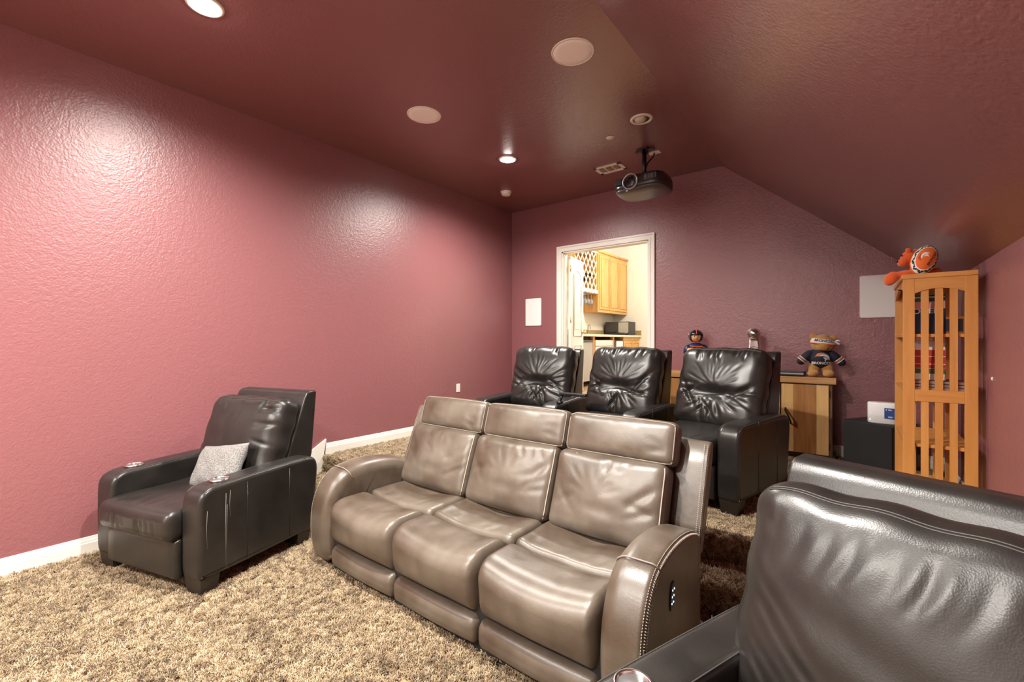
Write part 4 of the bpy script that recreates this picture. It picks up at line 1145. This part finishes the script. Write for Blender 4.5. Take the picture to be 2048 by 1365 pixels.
magazine('dark blue magazine with red and white titles leaning on the top shelf', bxc - 0.055, BY0 + 0.085, zs, 0.19, 0.275, NB, [(0.93, 1.0, mat('print_grey', (0.3, 0.3, 0.3), 0.6)), (0.86, 0.90, YEL), (0.80, 0.86, GREEN), (0.60, 0.78, PINK), (0.08, 0.45, mat('print_deep_blue', (0.012, 0.03, 0.09), 0.5))], [('LO', 0.05, -0.055, 0.54, WH), ('ERS', 0.045, 0.05, 0.54, WH)])
zs = Z2 + 0.84 + 0.068
magazine('white magazine with bold red titles standing on the stacked books', bxc - 0.05, BY0 + 0.10, zs, 0.18, 0.25, WH, [(0.42, 0.60, RED), (0.62, 0.78, RED), (0.30, 0.40, RED), (0.16, 0.29, OLI)], [], 6)
# stacked books under it
for i, (h_, w_, m_) in enumerate(((0.024, 0.29, RED), (0.020, 0.28, NB), (0.022, 0.285, mat('print_maroon', (0.2, 0.02, 0.03), 0.5)))):
    z = Z2 + 0.84 + sum((0.022, 0.020, 0.024)[:i]) if False else Z2 + 0.84 + [0, 0.024, 0.044][i]
    t = thing('book', ['lowest', 'middle', 'topmost'][i] + ' of the white-edged books stacked flat in the bookcase', 'book', (bxc, BY0 + 0.17, z), 0, 'books stacked flat in the bookcase')
    span('pages', (-w_ / 2, -0.10, 0.002), (w_ / 2, 0.10, h_ - 0.003), PAGE, t)
    span('cover', (-w_ / 2 - 0.003, -0.103, 0), (w_ / 2 + 0.003, 0.103, 0.002), m_, t); span('cover', (-w_ / 2 - 0.003, -0.103, h_ - 0.003), (w_ / 2 + 0.003, 0.103, h_ - 0.0005), m_, t)
t = thing('book', 'thin book with a red and white cover lying on the bottom shelf of the bookcase', 'book', (bxc, BY0 + 0.16, Z2 + 0.14), R(4))
span('pages', (-0.13, -0.10, 0.002), (0.13, 0.10, 0.020), PAGE, t); span('cover', (-0.132, -0.102, 0.0), (0.132, 0.102, 0.002), RED, t); span('cover', (-0.132, -0.102, 0.020), (0.132, 0.102, 0.022), RED, t)
t = thing('picture_frame', 'small wooden picture frame standing on the top shelf of the bookcase', 'picture frame', (bxc + 0.10, BY0 + 0.33, Z2 + 1.205), R(-25))
for lo, hi in (((-0.07, 0, 0), (0.07, 0.014, 0.018)), ((-0.07, 0, 0.102), (0.07, 0.014, 0.12)), ((-0.07, 0, 0.018), (-0.052, 0.014, 0.102)), ((0.052, 0, 0.018), (0.07, 0.014, 0.102))): span('frame_bar', lo, hi, CHX, t)
span('picture', (-0.052, 0.005, 0.018), (0.052, 0.010, 0.102), mat('picture_dark', (0.03, 0.03, 0.035), 0.4), t)

# ---- orange plush on top, one leg over the front edge
OFUR = mat('orange_plush', (0.78, 0.115, 0.012), 0.9, bump=(220, 0.9, 0.006, 4), sheen=0.4)
ZT = Z2 + BH
op = thing('orange_plush_animal', 'fuzzy orange plush bear slumped on the bookcase with one leg over the edge', 'plush toy', (0.285, 4.10, ZT))
blob('body', [((0.060, 0.065, 0.062), (0.06, 0.03, 0.062)), ((0.052, 0.056, 0.052), (0.002, 0.00, 0.142)), ((0.034, 0.036, 0.030), (-0.034, -0.03, 0.112)), ((0.020, 0.014, 0.020), (-0.008, -0.045, 0.190)), ((0.020, 0.02, 0.020), (0.035, 0.025, 0.188)),
              ((0.070, 0.030, 0.028), (-0.02, -0.04, 0.028)), ((0.038, 0.036, 0.052), (-0.098, -0.045, 0.004), (0, R(28), 0)), ((0.075, 0.030, 0.030), (0.0, 0.10, 0.030)), ((0.028, 0.04, 0.04), (0.045, -0.05, 0.075)), ((0.03, 0.055, 0.028), (0.13, -0.02, 0.030))], OFUR, op, 0.007)
for y in (-0.055, -0.020): ellipsoid('eye', (0.006, 0.006, 0.007), BLKPL, op, (-0.044, y + 0.018, 0.160), 10, 6)
ellipsoid('nose', (0.010, 0.012, 0.008), BLKPL, op, (-0.066, -0.040, 0.118), 10, 6)
tube('ribbon', [(0.028 + 0.046 * math.cos(a), 0.012 + 0.050 * math.sin(a), 0.098) for a in np.linspace(0, 2 * PI, 20, endpoint=False)], 0.008, mat('ribbon_pink', (0.72, 0.40, 0.42), 0.6), op, 6, True)

# ---- orange toy ball with the team print
tbm = thing('toy_football', 'orange plush football with zigzag trim resting against the plush bear', 'toy ball', (0.345, 3.945, ZT))
A_, B_, C_ = 0.066, 0.102, 0.055
tilt = Matrix.Rotation(R(12), 4, 'Z') @ Matrix.Rotation(R(80), 4, 'X') @ Matrix.Rotation(R(-22), 4, 'Z')
def disc_pt(u, v, off=0.0):
    q = math.sqrt(max(0.0, 1 - (u / A_) ** 2 - (v / B_) ** 2))
    p = tilt @ Vector((u, v, C_ * q + off))
    return (p.x, p.y, p.z + 0.098)
V = []; F = []; MI = []; nr, na = 30, 96
for i in range(nr + 1):
    ph = R(90 - 180 * i / nr)
    for j in range(na):
        a = 2 * PI * j / na
        p = tilt @ Vector((A_ * math.cos(ph) * math.cos(a), B_ * math.cos(ph) * math.sin(a), C_ * math.sin(ph)))
        V.append((p.x, p.y, p.z + 0.098))
for i in range(nr):
    for j in range(na):
        F.append((i * na + j, i * na + (j + 1) % na, (i + 1) * na + (j + 1) % na, (i + 1) * na + j))
        f = i + 0.5; tri = abs(((j * 10 / na) % 1) * 2 - 1) * 2.4
        MI.append(0 if f < 8.2 else 1 if f < 9.0 else (2 if 10.0 < f + tri < 12.2 else 1) if f < 13 else 0)
me = mesh(V, F); o = link('ball', me, [OFUR2 := mat('orange_felt', (0.80, 0.15, 0.02), 0.75), WH, BLKMAT], tbm)
me.polygons.foreach_set('material_index', MI)
def on_disc(loops, m_, name, ang, cx, cv, sc):
    c, s = math.cos(ang), math.sin(ang)
    me = poly_mesh([[(cx + (p[0] * c - p[1] * s) * sc, cv + (p[0] * s + p[1] * c) * sc) for p in lp] for lp in loops], 2)
    return decal(name, me, m_, tbm, lambda u, v: disc_pt(u, v, 0.002))
AN = R(82)
on_disc([HEAD], WH, 'logo_head', AN, -0.014, 0.002, 0.036); on_disc([MUZZ], WH, 'logo_muzzle', AN, -0.014, 0.002, 0.036); on_disc([MANE], mat('print_rust', (0.45, 0.06, 0.01), 0.7), 'logo_mane', AN, -0.014, 0.002, 0.036)
me = text_mesh('BRONCOS', 0.020, 0.0005)
for v in me.vertices:
    x, y = v.co.x, v.co.y; v.co.x = x * math.cos(AN) - y * math.sin(AN) + 0.027; v.co.y = x * math.sin(AN) + y * math.cos(AN) + 0.002
decal('lettering', me, MATS['print_navy'], tbm, lambda u, v: disc_pt(u, v, 0.002))

# ================================================================== KITCHENETTE FURNITURE
OAK = wood('oak', (0.56, 0.30, 0.085), (0.72, 0.44, 0.16), 3.0, 'Z', 0.38, 12)
OAKD = wood('oak_side', (0.42, 0.19, 0.045), (0.60, 0.31, 0.09), 3.0, 'Z', 0.38, 12)
CREAM = mat('cream_paint', (0.80, 0.74, 0.64), 0.45)
def raised_door(parent, y0, y1, z0, z1, x, m_):
    d = span('door', (x, y0, z0), (x + 0.020, y1, z1), m_, parent, 0.002)
    f = 0.055
    box('raised_panel', (x + 0.0205, (y0 + y1) / 2, (z0 + z1) / 2), (0.010, y1 - y0 - 2 * f, z1 - z0 - 2 * f), m_, d, 0.005)
    lp = [(x + 0.020, y0 + f - 0.008, z0 + f - 0.008), (x + 0.020, y1 - f + 0.008, z0 + f - 0.008), (x + 0.020, y1 - f + 0.008, z1 - f + 0.008), (x + 0.020, y0 + f - 0.008, z1 - f + 0.008)]
    tube('panel_groove', lp, 0.006, OAKD, d, 4, True)
    return d
uc = thing('upper_cabinet', 'oak wall cabinet with three raised-panel doors seen through the doorway', 'cabinet', (KX0, 7.90, 2.065))
UL = KY1 - 7.90 - 0.002; UH = 1.17
span('carcass', (0.001, 0, 0), (0.31, UL, UH), OAKD, uc)
span('face_frame', (0.31, 0, 0), (0.330, UL, UH), OAK, uc)
for i in range(3):
    y0 = 0.035 + i * (UL - 0.05) / 3
    raised_door(uc, y0, y0 + (UL - 0.05) / 3 - 0.020, 0.055, UH - 0.05, 0.330, OAK)
soft_prism('crown', [(0.0, 0), (UL + 0.0, 0), (UL + 0.0, 0.05), (-0.0, 0.05)], 0.36, 0.005, 0.02, OAK, uc, (0.185, 0, UH))
# wine lattice unit
wl = thing('wine_rack', 'wall-mounted wine rack with a pale diagonal lattice beside the oak cabinet', 'wine rack', (KX0, 7.02, 2.49))
WL_, WHT = 0.874, 0.745
span('back', (0.001, 0, 0.0), (0.012, WL_, WHT), OAKD, wl)
span('side', (0.012, 0, 0.0), (0.31, 0.02, WHT), OAK, wl); span('side', (0.012, WL_ - 0.035, 0.0), (0.31, WL_, WHT), OAK, wl)
span('top_board', (0.001, 0, WHT - 0.03), (0.33, WL_, WHT), CREAM, wl); span('bottom_board', (0.001, 0, -0.065), (0.33, WL_, 0.0), CREAM, wl, 0.004)
gw, gh = WL_ - 0.05, WHT - 0.03
for k in range(-6, 9):
    for s in (1, -1):
        # clip the 55-degree bars to the opening
        sl = 1.5; c = 0.02 + k * 0.150
        y0, y1 = 0.02, 0.02 + gw
        f = (lambda y: (y - c) * sl) if s > 0 else (lambda y: (gw + 0.04 - y - c) * sl)
        pts = [(y, f(y)) for y in np.linspace(y0, y1, 200) if 0 <= f(y) <= gh]
        if len(pts) < 6: continue
        (ya, za), (yb, zb) = pts[0], pts[-1]
        ln_ = math.hypot(yb - ya, zb - za); ang = math.atan2(zb - za, yb - ya)
        from mathutils import Euler
        b = box('lattice_bar', (0, 0, 0), (0.012, ln_, 0.019), CREAM, wl)
        b.location = (0.305 + 0.006 * s, (ya + yb) / 2, (za + zb) / 2); b.rotation_euler = (ang, 0, 0)
# bottles lying in the lattice
for i, (y, z, c_) in enumerate(((0.50, 0.26, (0.03, 0.03, 0.03)), (0.66, 0.20, (0.35, 0.03, 0.02)), (0.75, 0.30, (0.6, 0.45, 0.1)))):
    t = thing('wine_bottle', ['dark-capped wine bottle lying in the lattice rack', 'red-capped wine bottle lying in the lattice rack', 'gold-capped wine bottle lying in the lattice rack'][i], 'bottle', (KX0 + 0.02, 7.02 + y, 2.49 + z), 0, 'bottles in the wine rack')
    t.rotation_euler = (0, R(90), 0)
    lathe('glass', [(0, 0), (0.036, 0.002), (0.037, 0.17), (0.030, 0.20), (0.014, 0.235), (0.013, 0.28)], mat('bottle_glass', (0.01, 0.02, 0.01), 0.08), t, seg=20)
    lathe('cap', [(0.014, 0.24), (0.015, 0.30), (0, 0.301)], mat('cap%d' % i, c_, 0.4), t, seg=16)
# hanging stemware
GLASS = mat('clear_glass', (0.95, 0.96, 0.96), 0.03, trans=0.75, spec=0.6)
span_rails = thing('glass_rail', 'pale slotted rail for hanging glasses under the wine rack', 'rack', (KX0, 7.02, 2.425))
for i in range(7): span('rail', (0.03, 0.04 + i * 0.125, -0.012), (0.32, 0.085 + i * 0.125, 0.0), CREAM, span_rails)
gl = None
for i in range(5):
    y = 7.02 + 0.125 + i * 0.125 + 0.13; lb = 'clear stemmed glass hanging upside down under the wine rack, ' + ['nearest the door', 'second from the door', 'in the middle', 'fourth from the door', 'closest to the oak cabinet'][i]
    t = thing('stem_glass', lb, 'glass', (KX0 + 0.24, y - 0.0, 2.412), 0, 'glasses hanging under the wine rack')
    lathe('foot', [(0, 0.0), (0.034, -0.002), (0.034, -0.004), (0.006, -0.010)], GLASS, t, seg=24)
    lathe('stem', [(0.006, -0.010), (0.0045, -0.05), (0.006, -0.095)], GLASS, t, seg=12)
    lathe('bowl', [(0.004, -0.095), (0.026, -0.11), (0.040, -0.145), (0.040, -0.175), (0.032, -0.215), (0.030, -0.215), (0.038, -0.175), (0.038, -0.146), (0.024, -0.113), (0.0, -0.099)], GLASS, t, seg=24)

# lower run
CT = 1.615
LLEN = KY1 - 6.30 - 0.002; LHT = CT - 0.04 - ZK
def base_unit(label, y0, y1, doors):
    t = thing('base_cabinet', label, 'cabinet', (KX0, 6.30 + y0, ZK))
    span('carcass', (0.001, 0, 0.09), (0.60, y1 - y0, LHT), OAKD, t); span('toe_kick', (0.001, 0, 0), (0.54, y1 - y0, 0.09), BLKMAT, t)
    span('top_rail', (0.60, 0, LHT - 0.07), (0.615, y1 - y0, LHT), OAK, t)
    for a, b in doors: raised_door(t, a, b, 0.13, LHT - 0.08, 0.602, OAK)
base_unit('oak base cabinet nearest the open door leaf, under the counter', 0.0, 0.30, ((0.0, 0.29),))
base_unit('oak base cabinet with two doors under the microwave end of the counter', 2.14, LLEN, ((0.01, 0.44), (0.46, LLEN - 2.17)))
cto = thing('countertop', 'pale stone countertop running along the kitchenette wall', 'countertop', (KX0, 6.30, CT - 0.04))
span('slab', (0.001, 0, 0), (0.66, LLEN, 0.04), mat('counter_cream', (0.72, 0.66, 0.55), 0.3), cto, 0.006)
for y0, y1, lb in ((0.83, 0.90, 'narrow oak filler panel between the mini fridge and the dishwasher'), (1.652, 1.712, 'narrow oak filler panel between the dishwasher and the ice maker')):
    t = thing('filler_panel', lb, 'panel', (KX0 + 0.56, 6.30 + y0, ZK)); span('board', (0, 0, 0), (0.055, y1 - y0, LHT), OAKD, t); span('shoe', (0.045, 0, 0), (0.058, y1 - y0, 0.05), OAKD, t)
GRAN = mat('granite', (0.30, 0.21, 0.09), 0.3, mottle=(60, (0.45, 0.33, 0.16), 0.4, 0.6))
bs = thing('backsplash', 'low brown granite backsplash behind the kitchenette counter', 'backsplash', (KX0, 6.30, CT))
span('long_piece', (0.001, 0, 0), (0.020, LLEN, 0.105), GRAN, bs); span('end_piece', (0.020, LLEN - 0.02, 0), (0.66, LLEN, 0.105), GRAN, bs)
f1 = thing('beverage_fridge', 'silver-fronted mini fridge built in under the counter', 'fridge', (KX0 + 0.02, 6.62, ZK + 0.092))
span('body', (0, 0, 0), (0.56, 0.50, 0.72), BLKPL, f1); span('door', (0.56, 0.005, 0.0), (0.60, 0.495, 0.71), mat('steel', (0.55, 0.56, 0.57), 0.3, metal=0.8), f1, 0.004); tube('handle', [(0.615, 0.04, 0.69), (0.615, 0.46, 0.69)], 0.010, BLKPL, f1, 8)
f2 = thing('dishwasher', 'white dishwasher built in under the kitchenette counter', 'dishwasher', (KX0 + 0.02, 7.22, ZK + 0.092))
span('body', (0, 0, 0), (0.56, 0.72, 0.72), WHITE, f2); span('door', (0.56, 0.004, 0.0), (0.60, 0.716, 0.60), mat('appliance_white', (0.76, 0.70, 0.66), 0.35), f2, 0.004); span('control_strip', (0.56, 0.004, 0.61), (0.60, 0.716, 0.715), MATS['appliance_white'], f2, 0.004)
f3 = thing('water_dispenser', 'dark ice maker with a blue-lit white panel under the counter', 'ice maker', (KX0 + 0.02, 8.02, ZK + 0.092))
span('body', (0, 0, 0), (0.57, 0.40, 0.72), BLKPL, f3); span('panel', (0.57, 0.10, 0.30), (0.60, 0.39, 0.70), mat('panel_white', (0.72, 0.75, 0.82), 0.35), f3, 0.006)
ellipsoid('status_light', (0.006, 0.016, 0.016), mat('blue_lamp', (0.3, 0.4, 1), 0.4, emit=((0.30, 0.42, 1.0), 25)), f3, (0.602, 0.27, 0.63), 12, 8)
mw = thing('microwave_oven', 'black countertop microwave oven in the kitchenette corner', 'microwave', (-3.99, 8.72, CT))
span('case', (-0.255, 0.02, 0.012), (0.255, 0.38, 0.285), BLKPL, mw, 0.006)
span('door', (-0.255, 0.0, 0.014), (0.03, 0.02, 0.283), mat('microwave_door', (0.035, 0.030, 0.028), 0.25), mw, 0.004)
span('window', (0.036, 0.0, 0.060), (0.250, 0.02, 0.270), mat('microwave_glass', (0.36, 0.34, 0.28), 0.15), mw, 0.004)
span('lower_trim', (0.036, 0.002, 0.014), (0.250, 0.02, 0.056), BLKPL, mw, 0.002)
for i in range(5): lathe('knob', [(0, 0), (0.014, 0), (0.012, 0.012), (0, 0.013)], BLKMAT, mw, (-0.20 + i * 0.045, 0.0, 0.065), (R(90), 0, 0), 14)
tube('handle', [(0.045, -0.012, 0.050), (0.245, -0.012, 0.050)], 0.006, CHROME, mw, 8)
for x in (-0.2, 0.2):
    for y in (0.06, 0.33): lathe('foot', [(0, 0), (0.015, 0), (0.015, 0.013), (0, 0.013)], BLKMAT, mw, (x, y, 0), seg=12)
NICK = mat('brushed_nickel', (0.40, 0.38, 0.35), 0.3, metal=1.0)
fc = thing('gooseneck_faucet', 'brushed nickel gooseneck faucet on the kitchenette counter', 'faucet', (-4.17, 7.80, CT), R(-40))
lathe('base', [(0, 0), (0.026, 0), (0.024, 0.012), (0.015, 0.03), (0, 0.03)], NICK, fc, seg=20)
tube('spout', [(0, 0, 0.02), (0, 0, 0.14)] + [(0.055 - 0.055 * math.cos(a), 0, 0.14 + 0.055 * math.sin(a)) for a in np.linspace(0.2, PI, 12)] + [(0.11, 0, 0.115)], 0.010, NICK, fc, 10)
tube('lever', [(0, -0.015, 0.05), (0.0, -0.045, 0.075), (0.0, -0.06, 0.11)], 0.006, NICK, fc, 8)
# kitchen ceiling lamp
kl = thing('kitchen_ceiling_light', 'round ceiling lamp lighting the kitchenette, out of view', 'ceiling light', (-2.3, 7.25, KZ1))
lathe('shade', [(0.0, -0.09), (0.10, -0.085), (0.17, -0.05), (0.19, 0.0)], mat('opal_glass', (0.9, 0.9, 0.88), 0.4, emit=((1.0, 0.93, 0.82), 6)), kl, seg=32)
L = bpy.data.lights.new('lamp', 'POINT'); L.energy = KITCHEN_W * 0.8; L.color = (1.0, 0.93, 0.82); L.shadow_soft_size = 0.15
o = bpy.data.objects.new('lamp', L); COL.objects.link(o); o.parent = kl; o.location = (0, 0, -0.26)

# ================================================================== CARPET PILE
def tuft_mesh(seed):
    g = np.random.default_rng(seed); V = []; F = []
    SH = []
    for _ in range(22):
        sh_ = g.uniform(-0.35, 0.35)
        bx, by = g.uniform(-0.014, 0.014, 2)
        az = g.uniform(0, 2 * PI); lean = g.uniform(0.2, 1.0); L = g.uniform(0.014, 0.023); w = g.uniform(0.0015, 0.0023)
        px, py, pz = bx, by, -0.002; ang = 0.15; rows = []
        for sgm in range(4):
            rows.append((px, py, pz, w * (1.0, 1.1, 0.95, 0.45)[sgm]))
            ang += lean * 0.42
            px += math.cos(az) * math.sin(ang) * L / 3; py += math.sin(az) * math.sin(ang) * L / 3; pz += math.cos(ang) * L / 3
            az += g.uniform(-0.5, 0.5)
        i0 = len(V)
        for x, y, z, ww in rows:
            for k in range(3):
                a = 2 * PI * k / 3 + az
                V.append((x + ww * math.cos(a), y + ww * math.sin(a), z)); SH.append(sh_)
        for r_ in range(3):
            for k in range(3):
                F.append((i0 + r_ * 3 + k, i0 + r_ * 3 + (k + 1) % 3, i0 + (r_ + 1) * 3 + (k + 1) % 3, i0 + (r_ + 1) * 3 + k))
        F.append((i0 + 9, i0 + 10, i0 + 11))
    me = mesh(V, F)
    me.attributes.new('shade', 'FLOAT', 'POINT').data.foreach_set('value', SH)
    return me
def pile_material():
    m, t, b = nt('shag_yarn')
    oi = t.nodes.new('ShaderNodeObjectInfo'); r = t.nodes.new('ShaderNodeValToRGB')
    cr = r.color_ramp; cr.elements[0].position = 0.0; cr.elements[0].color = (0.085, 0.052, 0.026, 1); cr.elements[1].position = 1.0; cr.elements[1].color = (0.55, 0.430, 0.280, 1)
    e = cr.elements.new(0.3); e.color = (0.220, 0.147, 0.074, 1); e = cr.elements.new(0.65); e.color = (0.38, 0.280, 0.160, 1)
    n = t.nodes.new('ShaderNodeTexNoise'); n.inputs['Scale'].default_value = 2.2; n.inputs['Detail'].default_value = 2   # trodden and brushed patches: shading of leaning pile put into the colour
    t.links.new(oi.outputs['Location'], n.inputs['Vector'])
    ma = t.nodes.new('ShaderNodeMath'); ma.operation = 'MULTIPLY_ADD'; ma.inputs[1].default_value = 0.95; ma.inputs[2].default_value = -0.45
    ad = t.nodes.new('ShaderNodeMath'); ad.operation = 'ADD'; ad.use_clamp = True
    t.links.new(n.outputs['Fac'], ma.inputs[0]); t.links.new(ma.outputs[0], ad.inputs[0]); t.links.new(oi.outputs['Random'], ad.inputs[1])
    at = t.nodes.new('ShaderNodeAttribute'); at.attribute_name = 'shade'
    a2 = t.nodes.new('ShaderNodeMath'); a2.operation = 'ADD'; a2.use_clamp = True
    t.links.new(ad.outputs[0], a2.inputs[0]); t.links.new(at.outputs['Fac'], a2.inputs[1])
    t.links.new(a2.outputs[0], r.inputs['Fac']); t.links.new(r.outputs['Color'], b.inputs['Base Color'])
    b.inputs['Roughness'].default_value = 0.75; b.inputs['Sheen Weight'].default_value = 0.15
    return m
PILE = pile_material()
tufts = bpy.data.collections.new('tuft_shapes')
for i in range(8):
    me = tuft_mesh(100 + i); me.materials.append(PILE)
    me.polygons.foreach_set('use_smooth', [True] * len(me.polygons))
    tufts.objects.link(bpy.data.objects.new('tuft', me))
def pile(name, polys, density, label):
    V = []; F = []
    for p in polys:
        i = len(V); V += p; F.append(tuple(range(i, i + len(p))))
    o = link(name, mesh(V, F), PILE, smooth=False)
    tag(o, label, 'carpet', kind='stuff')
    ng = bpy.data.node_groups.new('pile', 'GeometryNodeTree')
    ng.interface.new_socket('Geometry', in_out='INPUT', socket_type='NodeSocketGeometry')
    ng.interface.new_socket('Geometry', in_out='OUTPUT', socket_type='NodeSocketGeometry')
    N = ng.nodes; Lk = ng.links
    gi = N.new('NodeGroupInput'); go = N.new('NodeGroupOutput')
    dp = N.new('GeometryNodeDistributePointsOnFaces'); dp.inputs['Density'].default_value = density
    ci = N.new('GeometryNodeCollectionInfo'); ci.inputs['Collection'].default_value = tufts; ci.inputs['Separate Children'].default_value = True; ci.inputs['Reset Children'].default_value = True
    ip = N.new('GeometryNodeInstanceOnPoints'); ip.inputs['Pick Instance'].default_value = True
    rv = N.new('FunctionNodeRandomValue'); rv.data_type = 'FLOAT_VECTOR'
    rv.inputs['Min'].default_value = (0, 0, 0); rv.inputs['Max'].default_value = (0.25, 0.25, 6.283)
    rr = N.new('FunctionNodeRotateRotation'); rr.rotation_space = 'LOCAL'
    rs = N.new('FunctionNodeRandomValue'); rs.data_type = 'FLOAT'
    fl = [s for s in rs.inputs if s.type == 'VALUE' and s.enabled]
    fl[0].default_value = 0.75; fl[1].default_value = 1.30
    Lk.new(gi.outputs[0], dp.inputs['Mesh']); Lk.new(dp.outputs['Points'], ip.inputs['Points'])
    Lk.new(ci.outputs[0], ip.inputs['Instance'])
    Lk.new(dp.outputs['Rotation'], rr.inputs[0]); Lk.new(rv.outputs['Value'], rr.inputs[1])
    Lk.new(rr.outputs[0], ip.inputs['Rotation'])
    Lk.new([s for s in rs.outputs if s.type == 'VALUE'][0], ip.inputs['Scale'])
    Lk.new(ip.outputs[0], go.inputs[0])
    o.modifiers.new('pile', 'NODES').node_group = ng
    return o
DENS = 3000
xa, xb = XL + 0.02, XR - 0.02
pile('carpet_pile', [[(xa, -0.3, 0.002), (-2.1, -0.3, 0.002), (-0.2, 1.25, 0.002), (xb, 1.5, 0.002), (xb, edge_mid(xb) - 0.01, 0.002), (xa, edge_mid(xa) - 0.01, 0.002)]], DENS, 'tan shag carpet pile on the lower floor around the sofa')
pile('carpet_pile', [[(xa, edge_mid(xa) - 0.01, 0.01), (xb, edge_mid(xb) - 0.01, 0.01), (xb, edge_mid(xb) - 0.015, Z1 - 0.01), (xa, edge_mid(xa) - 0.015, Z1 - 0.01)],
                     [(xa, edge_mid(xa) - 0.015, Z1 + 0.001), (xb, edge_mid(xb) - 0.015, Z1 + 0.001), (xb, edge_top(xb) - 0.01, Z1 + 0.001), (xa, edge_top(xa) - 0.01, Z1 + 0.001)],
                     [(xa, edge_top(xa) - 0.01, Z1 + 0.01), (xb, edge_top(xb) - 0.01, Z1 + 0.01), (xb, edge_top(xb) - 0.018, Z2 - 0.01), (xa, edge_top(xa) - 0.018, Z2 - 0.01)]], DENS, 'tan shag carpet pile wrapped over the steps behind the sofa')
pile('carpet_pile', [[(xa, edge_top(xa) - 0.018, Z2 + 0.001), (xb, edge_top(xb) - 0.018, Z2 + 0.001), (xb, YB - 0.03, Z2 + 0.001), (xa, YB - 0.03, Z2 + 0.001)]], DENS, 'tan shag carpet pile on the raised platform under the back row')
